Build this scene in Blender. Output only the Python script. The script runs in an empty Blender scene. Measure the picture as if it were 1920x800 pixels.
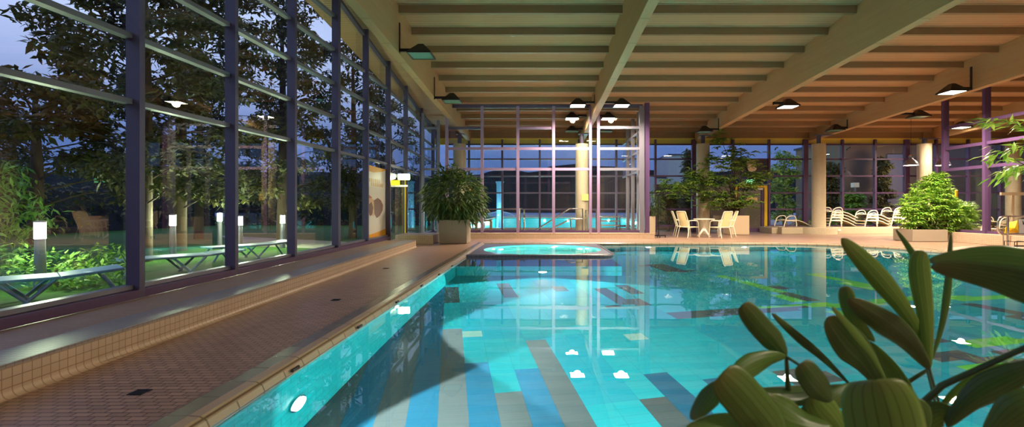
import bpy, bmesh, math, random
from mathutils import Vector, Matrix
from mathutils.geometry import tessellate_polygon
import numpy as np

random.seed(7)
C = bpy.context.scene.collection
S = bpy.context.scene
PI = math.pi
F, CX, HY, EYE = 900.0, 1012.0, 390.0, 1.15      # focal length and principal point in 1920x800 pixels, eye height

# ------------------------------------------------------------------ pixel helpers (measuring the photograph)
def at(px, py, Y):
    return Vector(((px - CX) / F * Y, Y, EYE - (py - HY) / F * Y))
def fl(px, py, z=0.0):
    Y = F * (EYE - z) / (py - HY)
    return Vector(((px - CX) / F * Y, Y, z))
def xat(px, Y):
    return (px - CX) / F * Y
def depth(Y):
    return min(1.75, max(1.1, 1.2 + .08 * (Y - 3.7)))
def pool_pt(px, py):                              # pool-floor point seen through the water at a pixel
    k = (py - HY) / F; a = (px - CX) / F; s = math.hypot(1, a)
    Yw = EYE / k; th = math.atan2(s, k); st = math.asin(math.sin(th) / 1.333)
    Y = Yw
    for _ in range(12):
        Y = Yw + depth(Y) * math.tan(st) / s
    return a * Y, Y

# ------------------------------------------------------------------ materials
def srgb(r, g, b):
    f = lambda c: (c / 255 / 12.92) if c / 255 <= .04045 else ((c / 255 + .055) / 1.055) ** 2.4
    return (f(r), f(g), f(b), 1)
class N:
    def __init__(s, name):
        s.m = bpy.data.materials.new(name); s.m.use_nodes = True
        s.t = s.m.node_tree; s.t.nodes.clear()
        s.out = s.t.nodes.new('ShaderNodeOutputMaterial')
    def n(s, typ, **kw):
        nd = s.t.nodes.new(typ)
        for k, v in kw.items():
            if k in nd.inputs: s.set(nd.inputs[k], v)
            else: setattr(nd, k, v)
        return nd
    def set(s, sock, v):
        if hasattr(v, 'node') or hasattr(v, 'is_output'): s.t.links.new(v, sock)
        else: sock.default_value = v
    def math(s, op, a, b=0.0, c=None):
        nd = s.t.nodes.new('ShaderNodeMath'); nd.operation = op
        s.set(nd.inputs[0], a); s.set(nd.inputs[1], b)
        if c is not None: s.set(nd.inputs[2], c)
        return nd.outputs[0]
    def mix(s, f, a, b, blend='MIX'):
        nd = s.t.nodes.new('ShaderNodeMix'); nd.data_type = 'RGBA'; nd.blend_type = blend
        s.set(nd.inputs[0], f); s.set(nd.inputs[6], a); s.set(nd.inputs[7], b)
        return nd.outputs[2]
    def pos(s): return s.n('ShaderNodeNewGeometry').outputs['Position']
    def obj(s): return s.n('ShaderNodeTexCoord').outputs['Object']
    def mapping(s, v, scale=(1, 1, 1), rot=(0, 0, 0), loc=(0, 0, 0)):
        nd = s.n('ShaderNodeMapping'); s.set(nd.inputs['Vector'], v)
        nd.inputs['Scale'].default_value = scale; nd.inputs['Rotation'].default_value = rot; nd.inputs['Location'].default_value = loc
        return nd.outputs[0]
    def noise(s, v, scale, detail=3, rough=.55):
        nd = s.n('ShaderNodeTexNoise'); s.set(nd.inputs['Vector'], v)
        nd.inputs['Scale'].default_value = scale; nd.inputs['Detail'].default_value = detail; nd.inputs['Roughness'].default_value = rough
        return nd.outputs['Fac']
    def ramp(s, f, stops):
        nd = s.n('ShaderNodeValToRGB'); s.set(nd.inputs[0], f)
        e = nd.color_ramp.elements
        while len(e) > 1: e.remove(e[-1])
        e[0].position, e[0].color = stops[0][0], stops[0][1]
        for p, c in stops[1:]:
            x = e.new(p); x.color = c
        return nd.outputs[0]
    def pbsdf(s, color, rough=.5, metal=0.0, spec=.5, normal=None, **kw):
        p = s.n('ShaderNodeBsdfPrincipled')
        s.set(p.inputs['Base Color'], color); s.set(p.inputs['Roughness'], rough); s.set(p.inputs['Metallic'], metal)
        s.set(p.inputs['Specular IOR Level'], spec)
        if normal is not None: s.set(p.inputs['Normal'], normal)
        for k, v in kw.items(): s.set(p.inputs[k.replace('_', ' ')], v)
        s.t.links.new(p.outputs[0], s.out.inputs[0])
        return p
    def bump(s, h, strength=.2, dist=.01):
        b = s.n('ShaderNodeBump'); s.set(b.inputs['Height'], h); b.inputs['Strength'].default_value = strength; b.inputs['Distance'].default_value = dist
        return b.outputs[0]

def plain(name, col, rough=.5, metal=0.0, var=.12, scale=12, spec=.5):
    k = N(name); n = k.noise(k.obj(), scale, 4)
    a = tuple(c * (1 - var) for c in col[:3]) + (1,); b = tuple(min(1, c * (1 + var)) for c in col[:3]) + (1,)
    k.pbsdf(k.mix(n, a, b), rough, metal, spec)
    return k.m
def emit(name, col, strength):
    k = N(name); e = k.n('ShaderNodeEmission'); e.inputs[0].default_value = col; e.inputs[1].default_value = strength
    k.t.links.new(e.outputs[0], k.out.inputs[0]); return k.m

def tile(name, col, grout, w, h, mortar=.06, rough=.3, var=.12, off=0.0, rot=0.0, noise_amt=.1, bumpk=.15, spec=.5, loc=(0, 0, 0)):
    """tiles laid on whatever way the face points: plan on flats, running along the wall on uprights"""
    k = N(name)
    g = k.n('ShaderNodeNewGeometry'); pos = g.outputs['Position']; nor = g.outputs['Normal']
    if rot: pos = k.mapping(pos, rot=(0, 0, rot), loc=loc)
    sp = k.n('ShaderNodeSeparateXYZ'); k.set(sp.inputs[0], pos)
    sn = k.n('ShaderNodeSeparateXYZ'); k.set(sn.inputs[0], nor)
    flat = k.math('GREATER_THAN', k.math('ABSOLUTE', sn.outputs[2]), .7)
    side = k.math('GREATER_THAN', k.math('ABSOLUTE', sn.outputs[0]), .7)
    side = k.math('MULTIPLY', side, k.math('SUBTRACT', 1.0, flat))
    mx = k.n('ShaderNodeMix'); k.set(mx.inputs[0], side); k.set(mx.inputs[2], sp.outputs[0]); k.set(mx.inputs[3], sp.outputs[1])
    my = k.n('ShaderNodeMix'); k.set(my.inputs[0], flat); k.set(my.inputs[2], sp.outputs[2]); k.set(my.inputs[3], sp.outputs[1])
    cb = k.n('ShaderNodeCombineXYZ'); k.set(cb.inputs[0], mx.outputs[0]); k.set(cb.inputs[1], my.outputs[0])
    br = k.n('ShaderNodeTexBrick'); br.offset = off; br.squash = 1.0
    k.set(br.inputs['Vector'], cb.outputs[0])
    br.inputs['Scale'].default_value = 1.0 / w
    br.inputs['Brick Width'].default_value = 1.0; br.inputs['Row Height'].default_value = h / w
    br.inputs['Mortar Size'].default_value = mortar; br.inputs['Mortar Smooth'].default_value = .1
    br.inputs['Color1'].default_value = tuple(c * (1 - var) for c in col[:3]) + (1,)
    br.inputs['Color2'].default_value = tuple(min(1, c * (1 + var)) for c in col[:3]) + (1,)
    br.inputs['Mortar'].default_value = grout
    n = k.noise(pos, 3.0, 4)
    c = k.mix(1.0, br.outputs['Color'], k.ramp(n, [(.25, (1 - noise_amt,) * 3 + (1,)), (.75, (1, 1, 1, 1))]), 'MULTIPLY')
    nb = k.bump(k.math('SUBTRACT', 1.0, br.outputs['Fac']), bumpk, .004)
    k.pbsdf(c, rough, 0, spec, nb)
    return k.m

def wood(name, col, axis='Y', lam=.045, planks=None):
    k = N(name); pos = k.pos()
    sc = (9, .35, 9) if axis == 'Y' else (.35, 9, 9)
    n = k.noise(k.mapping(pos, sc), 2.2, 6, .6)
    n2 = k.noise(pos, .8, 2)
    a = tuple(c * .72 for c in col[:3]) + (1,); b = tuple(min(1, c * 1.12) for c in col[:3]) + (1,)
    c = k.mix(n, a, b)
    c = k.mix(k.math('MULTIPLY', n2, .35), c, tuple(v * .7 for v in col[:3]) + (1,))
    sp = k.n('ShaderNodeSeparateXYZ'); k.set(sp.inputs[0], pos)
    co = sp.outputs[2] if planks is None else sp.outputs[planks[0]]
    w = lam if planks is None else planks[1]
    fr = k.math('FRACT', k.math('DIVIDE', co, w))
    ln = k.math('LESS_THAN', fr, .05 if planks is None else .16)
    c = k.mix(k.math('MULTIPLY', ln, .3 if planks is None else .85), c, tuple(v * .3 for v in col[:3]) + (1,))
    if planks is not None:
        wn = k.n('ShaderNodeTexWhiteNoise'); wn.noise_dimensions = '1D'
        k.set(wn.inputs['W'], k.math('FLOOR', k.math('DIVIDE', co, w)))
        c = k.mix(k.math('MULTIPLY', wn.outputs['Value'], .3), c, tuple(v * .55 for v in col[:3]) + (1,))
    k.pbsdf(c, .55, 0, .3)
    return k.m

M = {}
M['deck'] = tile('deck_tile', srgb(174, 138, 116), srgb(96, 72, 60), .1, .05, .045, .36, .14, .5, 0, .16, .3)
M['beige_tile'] = tile('beige_mosaic', srgb(200, 174, 150), srgb(152, 124, 98), .06, .06, .05, .4, .05)
M['beige_plain'] = plain('beige_render', srgb(196, 166, 136), .55)
M['ledge_cap'] = tile('ledge_cap_tile', srgb(150, 140, 138), srgb(110, 96, 88), .05, .05, .05, .4, .06, 0, 0, .08, .1, .7)
M['ledge_top'] = tile('ledge_top_tile', srgb(165, 138, 112), srgb(130, 105, 84), .05, .05, .05, .5, .05)
M['coping_top'] = tile('coping_tile', srgb(118, 104, 92), srgb(96, 80, 68), .25, .25, .02, .25, .06)
M['coping'] = tile('coping_nosing_tile', srgb(172, 148, 120), srgb(108, 86, 64), .25, .5, .025, .28, .05)
TA = math.radians(10.5)
TILE_ROT = -TA
_p = pool_pt(868, 640); POOL_U0 = _p[0] * math.cos(TA) + _p[1] * math.sin(TA)
TA_LW = .238
def pooltile(name, col, grout):
    g = tuple(c * .78 for c in col[:3]) + (1,)
    return tile(name, col, g, TA_LW, .12, .014, .35, .03, 0, TILE_ROT, .05, .0, .3, (-POOL_U0, 0, 0))
M['turq'] = pooltile('turquoise_tile', (.016, .36, .42, 1), (.03, .42, .38, 1))
M['turq2'] = pooltile('turquoise_tile_deep', (.012, .30, .39, 1), (.03, .40, .36, 1))
M['pblue'] = pooltile('blue_tile', (.014, .10, .18, 1), (.10, .35, .25, 1))
M['pgrey'] = pooltile('grey_tile', (.075, .085, .09, 1), (.16, .30, .20, 1))
M['pgreen'] = pooltile('green_tile', (.14, .56, .07, 1), (.10, .40, .20, 1))
M['plight'] = pooltile('pale_tile', (.40, .62, .55, 1), (.3, .5, .4, 1))
M['pwall'] = tile('pool_wall_tile', (.008, .44, .47, 1), (.03, .30, .33, 1), .25, .12, .022, .3, .05, .5, 0, .05, .0, .3)
M['pdark'] = tile('dark_blue_tile', (.03, .10, .22, 1), (.03, .16, .25, 1), .25, .12, .02, .3, .1)
M['spa_tile'] = tile('spa_mosaic', (.14, .66, .62, 1), (.2, .5, .45, 1), .05, .05, .05, .3, .08)
M['spa_rim'] = tile('spa_rim_tile', srgb(104, 98, 112), srgb(60, 58, 66), .1, .1, .04, .3, .1)
M['beam'] = wood('glulam_beam', srgb(188, 148, 104), 'Y')
M['purlin'] = wood('purlin_wood', srgb(154, 120, 86), 'X', .05)
M['ceil'] = wood('ceiling_boards', srgb(204, 158, 118), 'X', planks=(1, .1))
M['mull'] = plain('purple_frame_paint', srgb(82, 72, 96), .42, 0, .06, 30)
M['mull_lit'] = plain('lit_purple_frame_paint', srgb(150, 124, 156), .38, 0, .05, 30)  # same purple frame paint, light falling on it put into a paler colour
M['mull_violet'] = plain('violet_frame_paint', srgb(86, 60, 97), .4, 0, .06, 30)
M['transom'] = plain('grey_transom_paint', srgb(108, 102, 110), .4, 0, .06, 30)
M['steelgrey'] = plain('grey_rail_metal', srgb(132, 128, 142), .35, .4, .06, 30)
M['chrome'] = plain('stainless_steel', srgb(200, 200, 198), .18, 1.0, .05, 20)
M['yellow'] = plain('yellow_paint', srgb(216, 178, 20), .45, 0, .05)
M['fascia'] = plain('mustard_fascia', srgb(232, 206, 92), .6, 0, .06, 3)
M['column'] = tile('column_mosaic', srgb(188, 174, 148), srgb(180, 162, 132), .05, .05, .04, .5, .04)
M['planter'] = plain('speckled_planter', srgb(150, 136, 118), .7, 0, .3, 90)
M['planter_beige'] = plain('beige_planter', srgb(196, 172, 142), .6, 0, .06, 20)
M['soil'] = plain('soil', srgb(50, 36, 26), .9, 0, .4, 40)
M['white_tube'] = plain('white_enamel_tube', srgb(232, 222, 200), .35, 0, .04)
M['sling'] = plain('pale_yellow_sling', srgb(228, 212, 158), .7, 0, .06, 60)
M['sling_tan'] = plain('tan_sling', srgb(176, 160, 120), .75, 0, .08, 60)
M['table_top'] = plain('white_table', srgb(228, 220, 204), .4, 0, .04)
M['black'] = plain('black_metal', srgb(26, 24, 26), .45, 0, .2, 60)
M['lampglass_off'] = plain('unlit_lamp_glass', srgb(120, 160, 140), .15, 0, .05)
M['lamp_on'] = emit('lit_lamp_glass', (1, .86, .62, 1), 22)
M['uw_on'] = emit('underwater_lamp_glow', (.92, 1, .93, 1), 30)
M['bollard_on'] = emit('bollard_glow', (.93, 1, .86, 1), 14)
M['exit_on'] = emit('exit_lamp_glow', (.75, 1, .55, 1), 7)
M['white'] = plain('white_plastic', srgb(225, 225, 218), .4, 0, .03)
M['grey_sign'] = plain('grey_sign_board', srgb(150, 152, 158), .5, 0, .04)
M['orange'] = plain('poster_orange', srgb(226, 150, 24), .5, 0, .08, 4)
M['poster'] = plain('poster_paper', srgb(214, 200, 184), .5, 0, .08, 2)
M['poster_tan'] = plain('poster_tan_print', srgb(196, 156, 96), .5, 0, .1, 8)
M['poster_brown'] = plain('poster_brown_print', srgb(120, 72, 44), .5, 0, .25, 5)
M['poster_skin'] = plain('poster_sand_print', srgb(206, 164, 120), .5, 0, .15, 5)
M['trunk'] = plain('bark', srgb(74, 58, 44), .9, 0, .35, 14)
M['cane'] = plain('green_cane', srgb(66, 84, 40), .6, 0, .3, 14)
M['dark_panel'] = plain('dark_panel', srgb(60, 54, 66), .6)
M['outdoor_wall'] = plain('brown_outdoor_wall', srgb(104, 84, 68), .8, 0, .25, 1.2)
M['building'] = plain('pale_building_render', srgb(160, 160, 160), .8, 0, .1, .3)
M['building_dark'] = plain('dark_window_glass', srgb(34, 44, 58), .2)
M['hill'] = plain('dark_hill', srgb(24, 34, 40), 1.0, 0, .3, .05)
M['lounger_blue'] = plain('blue_grey_lounger', srgb(120, 150, 172), .5, 0, .05)
M['path'] = plain('pale_paving', srgb(150, 146, 130), .8, 0, .12, 2)
M['clock'] = plain('cream_clock', srgb(236, 224, 196), .4, 0, .03)
M['wall_cream'] = plain('cream_wall', srgb(190, 168, 140), .7, 0, .08, 1)
M['green_sign'] = emit('green_exit_glow', (.25, 1, .4, 1), 1.6)

def leafmat(name, c1, c2, trans=.35, rough=.45):
    k = N(name); g = k.n('ShaderNodeNewGeometry')
    c = k.mix(g.outputs['Random Per Island'], c1, c2)
    p = k.n('ShaderNodeBsdfPrincipled'); k.set(p.inputs['Base Color'], c); p.inputs['Roughness'].default_value = rough
    t = k.n('ShaderNodeBsdfTranslucent'); k.set(t.inputs[0], c)
    mx = k.n('ShaderNodeMixShader'); mx.inputs[0].default_value = trans
    k.t.links.new(p.outputs[0], mx.inputs[1]); k.t.links.new(t.outputs[0], mx.inputs[2]); k.t.links.new(mx.outputs[0], k.out.inputs[0])
    return k.m
M['leaf_dark'] = leafmat('dark_leaves', srgb(44, 72, 30), srgb(104, 122, 58))
M['leaf_mid'] = leafmat('green_leaves', srgb(66, 110, 36), srgb(146, 166, 72))
M['leaf_lit'] = leafmat('lit_green_leaves', srgb(88, 150, 40), srgb(186, 214, 100), .35, .3)  # lamp light on the foliage is put into this brighter green
M['leaf_tree'] = leafmat('tree_leaves', srgb(44, 56, 26), srgb(98, 92, 46), .3, .6)
M['leaf_shrub'] = leafmat('shrub_leaves', srgb(70, 120, 40), srgb(150, 190, 80), .3, .6)

def ribleaf():
    k = N('ribbed_palm_leaf'); uv = k.n('ShaderNodeUVMap').outputs[0]
    sp = k.n('ShaderNodeSeparateXYZ'); k.set(sp.inputs[0], uv)
    g = k.n('ShaderNodeNewGeometry'); r = g.outputs['Random Per Island']
    n = k.noise(k.mapping(uv, (9, .6, 1)), 3, 4)
    oi = k.n('ShaderNodeObjectInfo').outputs['Random']
    base = k.mix(oi, srgb(50, 92, 48), srgb(116, 160, 66))
    c = k.mix(k.math('MULTIPLY', n, .45), base, srgb(130, 150, 84))
    tipf = k.ramp(sp.outputs[1], [(.75, (0, 0, 0, 1)), (1.0, (.35, .35, .35, 1))])
    c = k.mix(tipf, c, srgb(150, 120, 84))
    st = k.math('FRACT', k.math('MULTIPLY', sp.outputs[0], 7.0))
    ln = k.math('LESS_THAN', st, .12)
    c = k.mix(k.math('MULTIPLY', ln, .5), c, srgb(30, 46, 20))
    p = k.n('ShaderNodeBsdfPrincipled'); k.set(p.inputs['Base Color'], c); p.inputs['Roughness'].default_value = .33
    t = k.n('ShaderNodeBsdfTranslucent'); k.set(t.inputs[0], c)
    mx = k.n('ShaderNodeMixShader'); mx.inputs[0].default_value = .22
    k.t.links.new(p.outputs[0], mx.inputs[1]); k.t.links.new(t.outputs[0], mx.inputs[2]); k.t.links.new(mx.outputs[0], k.out.inputs[0])
    return k.m
M['rib'] = ribleaf()
M['rib_brown'] = plain('browned_leaf_tip', srgb(140, 112, 84), .6, 0, .3, 30)

def glass(name, f0=.10, tint=(.93, .97, .97, 1), top=1.0):
    k = N(name); lw = k.n('ShaderNodeLayerWeight'); lw.inputs[0].default_value = .5
    f = k.math('POWER', lw.outputs['Facing'], 5.0)
    f = k.math('MULTIPLY_ADD', f, top - f0, f0)
    t = k.n('ShaderNodeBsdfTransparent'); t.inputs[0].default_value = tint
    gl = k.n('ShaderNodeBsdfGlossy'); gl.inputs['Roughness'].default_value = .0
    mx = k.n('ShaderNodeMixShader'); k.set(mx.inputs[0], f)
    k.t.links.new(t.outputs[0], mx.inputs[1]); k.t.links.new(gl.outputs[0], mx.inputs[2]); k.t.links.new(mx.outputs[0], k.out.inputs[0])
    return k.m
M['glass'] = glass('window_glass', .11)
M['glass_thin'] = glass('partition_glass', .05)
def water(name, bump=.02):
    k = N(name); pos = k.pos()
    n = k.noise(k.mapping(pos, (1, 1, 1)), 2.2, 2, .5)
    b = k.bump(n, bump, .1)
    g = k.n('ShaderNodeBsdfGlass'); g.inputs['IOR'].default_value = 1.333; g.inputs['Roughness'].default_value = 0.0
    g.inputs['Color'].default_value = (.93, 1, 1, 1); k.set(g.inputs['Normal'], b)
    k.t.links.new(g.outputs[0], k.out.inputs[0]); return k.m
M['water'] = water('pool_water', .006)
M['water_out'] = glass('rippled_outdoor_water', .04, (.8, 1, 1, 1), .3)
M['water_spa'] = water('spa_water', .05)
def grassmat():
    k = N('lawn_grass'); pos = k.pos()
    n = k.noise(pos, 9, 6, .7); n2 = k.noise(pos, .5, 2)
    c = k.mix(n, srgb(22, 54, 14), srgb(70, 122, 38))
    c = k.mix(k.math('MULTIPLY', n2, .4), c, srgb(50, 70, 30))
    k.pbsdf(c, .9, 0, .2, k.bump(n, .6, .03)); return k.m
M['grass'] = grassmat()

# ------------------------------------------------------------------ mesh builder
class MB:
    def __init__(s): s.v = []; s.f = []; s.mi = []; s.uv = None
    def add(s, vs, fs, mi=0):
        o = len(s.v); s.v += [tuple(p) for p in vs]
        s.f += [tuple(i + o for i in f) for f in fs]; s.mi += [mi] * len(fs); return s
    def box(s, x0, x1, y0, y1, z0, z1, mi=0):
        vs = [(x0, y0, z0), (x1, y0, z0), (x1, y1, z0), (x0, y1, z0), (x0, y0, z1), (x1, y0, z1), (x1, y1, z1), (x0, y1, z1)]
        return s.add(vs, [(3, 2, 1, 0), (4, 5, 6, 7), (0, 1, 5, 4), (1, 2, 6, 5), (2, 3, 7, 6), (3, 0, 4, 7)], mi)
    def bar(s, a, b, w, h, up=(0, 0, 1), mi=0):
        """box along a-b, w wide, h tall along up"""
        a, b = Vector(a), Vector(b); d = (b - a).normalized(); u = Vector(up)
        r = d.cross(u).normalized(); u = r.cross(d).normalized()
        vs = []
        for p in (a, b):
            for sx, sz in ((-1, -1), (1, -1), (1, 1), (-1, 1)): vs.append(p + r * (sx * w / 2) + u * (sz * h / 2))
        return s.add(vs, [(3, 2, 1, 0), (4, 5, 6, 7), (0, 1, 5, 4), (1, 2, 6, 5), (2, 3, 7, 6), (3, 0, 4, 7)], mi)
    def hexa(s, vs8, mi=0):
        return s.add(vs8, [(3, 2, 1, 0), (4, 5, 6, 7), (0, 1, 5, 4), (1, 2, 6, 5), (2, 3, 7, 6), (3, 0, 4, 7)], mi)
    def tube(s, pts, r, n=8, closed=False, mi=0):
        pts = [Vector(p) for p in pts]; L = len(pts); rings = []
        rs = r if isinstance(r, (list, tuple)) else [r] * L
        prev = None
        for i, p in enumerate(pts):
            if closed: d = (pts[(i + 1) % L] - pts[i - 1])
            else: d = pts[min(i + 1, L - 1)] - pts[max(i - 1, 0)]
            d.normalize()
            if prev is None:
                ref = Vector((0, 0, 1)) if abs(d.z) < .9 else Vector((1, 0, 0))
            else: ref = prev
            u = (ref - d * ref.dot(d))
            if u.length < 1e-5: u = d.orthogonal()
            u.normalize(); w = d.cross(u); prev = u
            rings.append([p + (u * math.cos(2 * PI * j / n) + w * math.sin(2 * PI * j / n)) * rs[i] for j in range(n)])
        vs = [q for rg in rings for q in rg]; fs = []
        for i in range(L if closed else L - 1):
            a, b = i * n, ((i + 1) % L) * n
            for j in range(n): fs.append((a + j, a + (j + 1) % n, b + (j + 1) % n, b + j))
        if not closed:
            fs.append(tuple(range(n - 1, -1, -1))); fs.append(tuple((L - 1) * n + j for j in range(n)))
        return s.add(vs, fs, mi)
    def lathe(s, prof, c=(0, 0, 0), n=24, mi=0, cap=True):
        vs = []; fs = []
        for r, z in prof:
            for j in range(n): vs.append((c[0] + r * math.cos(2 * PI * j / n), c[1] + r * math.sin(2 * PI * j / n), c[2] + z))
        for i in range(len(prof) - 1):
            for j in range(n): fs.append((i * n + j, i * n + (j + 1) % n, (i + 1) * n + (j + 1) % n, (i + 1) * n + j))
        if cap:
            if prof[0][0] > 1e-6: fs.append(tuple(range(n - 1, -1, -1)))
            if prof[-1][0] > 1e-6: fs.append(tuple((len(prof) - 1) * n + j for j in range(n)))
        return s.add(vs, fs, mi)
    def disc(s, c, r, axis, n=20, thick=.02, mi=0):
        a = Vector(axis).normalized(); u = a.orthogonal().normalized(); w = a.cross(u); c = Vector(c)
        vs = [c + (u * math.cos(2 * PI * j / n) + w * math.sin(2 * PI * j / n)) * r + a * t for t in (0, thick) for j in range(n)]
        fs = [tuple(range(n - 1, -1, -1)), tuple(n + j for j in range(n))] + [(j, (j + 1) % n, n + (j + 1) % n, n + j) for j in range(n)]
        return s.add(vs, fs, mi)
    def quad(s, a, b, c, d, mi=0): return s.add([a, b, c, d], [(0, 1, 2, 3)], mi)
    def build(s, name, mats, parent=None, smooth=False, origin=None, bevel=0.0):
        if not isinstance(mats, (list, tuple)): mats = [mats]
        vs = np.array(s.v, dtype=np.float64)
        if parent is not None: org = Vector(parent['_o']) if '_o' in parent else Vector((0, 0, 0))
        elif origin is not None: org = Vector(origin)
        else:
            lo, hi = vs.min(0), vs.max(0); org = Vector(((lo[0] + hi[0]) / 2, (lo[1] + hi[1]) / 2, lo[2]))
        me = bpy.data.meshes.new(name)
        me.from_pydata((vs - np.array(org)).tolist(), [], s.f)
        for m in mats: me.materials.append(M[m] if isinstance(m, str) else m)
        me.polygons.foreach_set('material_index', s.mi)
        if smooth: me.polygons.foreach_set('use_smooth', [True] * len(me.polygons))
        me.update()
        o = bpy.data.objects.new(name, me); C.objects.link(o)
        if parent is not None: o.parent = parent
        else: o.location = org
        o['_o'] = list(org)
        if smooth:
            md = o.modifiers.new('edge', 'EDGE_SPLIT'); md.split_angle = math.radians(40)
        if bevel:
            md = o.modifiers.new('bevel', 'BEVEL'); md.width = bevel; md.segments = 2; md.limit_method = 'ANGLE'
        return o

def tag(o, label, cat, group=None, kind=None):
    o['label'] = label; o['category'] = cat
    if group: o['group'] = group
    if kind: o['kind'] = kind
    return o
def thing(name, loc, label, cat, group=None, rotz=0, kind=None):
    o = bpy.data.objects.new(name, None); C.objects.link(o); o.location = loc; o.rotation_euler = (0, 0, rotz)
    o.empty_display_size = .1
    o['_o'] = [0, 0, 0] if rotz is not None and rotz != 0 else list(loc)
    return tag(o, label, cat, group, kind)
def local(o): o['_o'] = [0, 0, 0]; return o
def copy_tree(o, parent=None):
    c = o.copy(); C.objects.link(c)
    if parent is not None: c.parent = parent
    for ch in list(o.children): copy_tree(ch, c)
    return c
def light(kind, name, loc, parent=None, energy=100, color=(1, 1, 1), rot=None, **kw):
    l = bpy.data.lights.new(name, kind); l.energy = energy; l.color = color
    for k, v in kw.items(): setattr(l, k, v)
    o = bpy.data.objects.new(name, l); C.objects.link(o)
    if parent is not None:
        o.parent = parent; o.location = Vector(loc) - Vector(parent['_o'])
    else: o.location = loc
    if rot is not None: o.rotation_euler = Vector(rot).to_track_quat('-Z', 'Y').to_euler()
    return o
ORD = ['first', 'second', 'third', 'fourth', 'fifth', 'sixth', 'seventh', 'eighth', 'ninth', 'tenth', 'eleventh', 'twelfth', 'thirteenth', 'fourteenth']

# ------------------------------------------------------------------ foliage
def leaves(mb, pts, size, rng, droop=.4, aspect=.3, out=None, mi=0, jit=.35):
    """one folded blade per point; out = direction the blades lean towards (function of point) """
    P = len(pts)
    for p in pts:
        p = Vector(p)
        d = Vector((rng.gauss(0, 1), rng.gauss(0, 1), rng.gauss(0, .6)))
        if out is not None: d = d * .7 + out(p) * 1.2
        d.z -= droop; d.normalize()
        L = size * rng.uniform(1 - jit, 1 + jit); W = L * aspect
        r = d.cross(Vector((rng.gauss(0, .4), rng.gauss(0, .4), 1)))
        if r.length < 1e-3: r = Vector((1, 0, 0))
        r.normalize(); n = r.cross(d)
        mid = p + d * L * .45 + n * L * .06; tip = p + d * L - n * L * .08
        vs = [p, mid + r * W / 2 - n * W * .12, tip, mid - r * W / 2 - n * W * .12, mid]
        mb.add(vs, [(0, 1, 4), (1, 2, 4), (0, 4, 3), (4, 2, 3)], mi)
def blob(c, rad, n, rng, hollow=.35):
    out = []
    while len(out) < n:
        v = Vector((rng.gauss(0, 1), rng.gauss(0, 1), rng.gauss(0, 1))).normalized()
        k = (hollow ** 3 + (1 - hollow ** 3) * rng.random()) ** (1 / 3)
        out.append(Vector((c[0] + v.x * rad[0] * k, c[1] + v.y * rad[1] * k, c[2] + v.z * rad[2] * k)))
    return out
def palmate(mb, p, d, size, rng, n=7, mi=0, asp=.3):
    """a fan of long leaflets at the end of a stalk"""
    d = Vector(d).normalized(); s = d.cross(Vector((0, 0, 1)))
    if s.length < .05: s = Vector((1, 0, 0))
    s.normalize(); up = s.cross(d)
    for i in range(n):
        a = (i / (n - 1) - .5) * 3.6 + rng.uniform(-.1, .1)
        e = (d * math.cos(a) + s * math.sin(a) + up * rng.uniform(-.1, .25)).normalized()
        L = size * rng.uniform(.8, 1.1); W = L * asp
        r = e.cross(up).normalized()
        m1 = p + e * L * .5 + up * L * .05; tip = p + e * L - Vector((0, 0, L * .22))
        mb.add([p, m1 + r * W / 2, tip, m1 - r * W / 2, m1 + up * W * .2], [(0, 1, 4), (1, 2, 4), (0, 4, 3), (4, 2, 3)], mi)

# ------------------------------------------------------------------ the room: floor, pool
PL, PN, PF, PR = -1.72, 2.0, 15.0, 10.3
pool = [(PL, PN), (PR, PN), (PR, 11.6)]
for i in range(1, 9):
    a = i / 8 * PI / 2
    pool.append((PR - 3.0 + 3.0 * math.cos(a), 11.6 + 3.4 * math.sin(a)))
pool.append((PL, PF))
def offset(poly, d):
    out = []; n = len(poly)
    for i in range(n):
        p0, p1, p2 = Vector(poly[i - 1]), Vector(poly[i]), Vector(poly[(i + 1) % n])
        e1 = (p1 - p0).normalized(); e2 = (p2 - p1).normalized()
        n1 = Vector((e1.y, -e1.x)); n2 = Vector((e2.y, -e2.x)); m = (n1 + n2).normalized()
        out.append(tuple(p1 + m * (d / max(.4, m.dot(n1)))))
    return out
outer = offset(pool, .24)
hall = [(-5.4, -5.2), (30.0, -5.2), (30.0, 23.4), (-5.4, 23.4)]
def plate(outer_, holes, z, flip=False):
    loops = [[Vector((x, y, 0)) for x, y in outer_]] + [[Vector((x, y, 0)) for x, y in h] for h in holes]
    tris = tessellate_polygon(loops); flat = [p for l in loops for p in l]
    mb = MB(); fs = []
    for t in tris:
        a, b, c = (flat[i] for i in t)
        up = (b - a).cross(c - a).z > 0
        fs.append(tuple(t) if up != flip else tuple(reversed(t)))
    mb.add([(p.x, p.y, z) for p in flat], fs); return mb
tag(plate(hall, [outer], 0.0).build('floor', 'deck', origin=(0, 0, 0)), 'brown mosaic tiled pool deck around the basin', 'floor', kind='structure')

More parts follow.
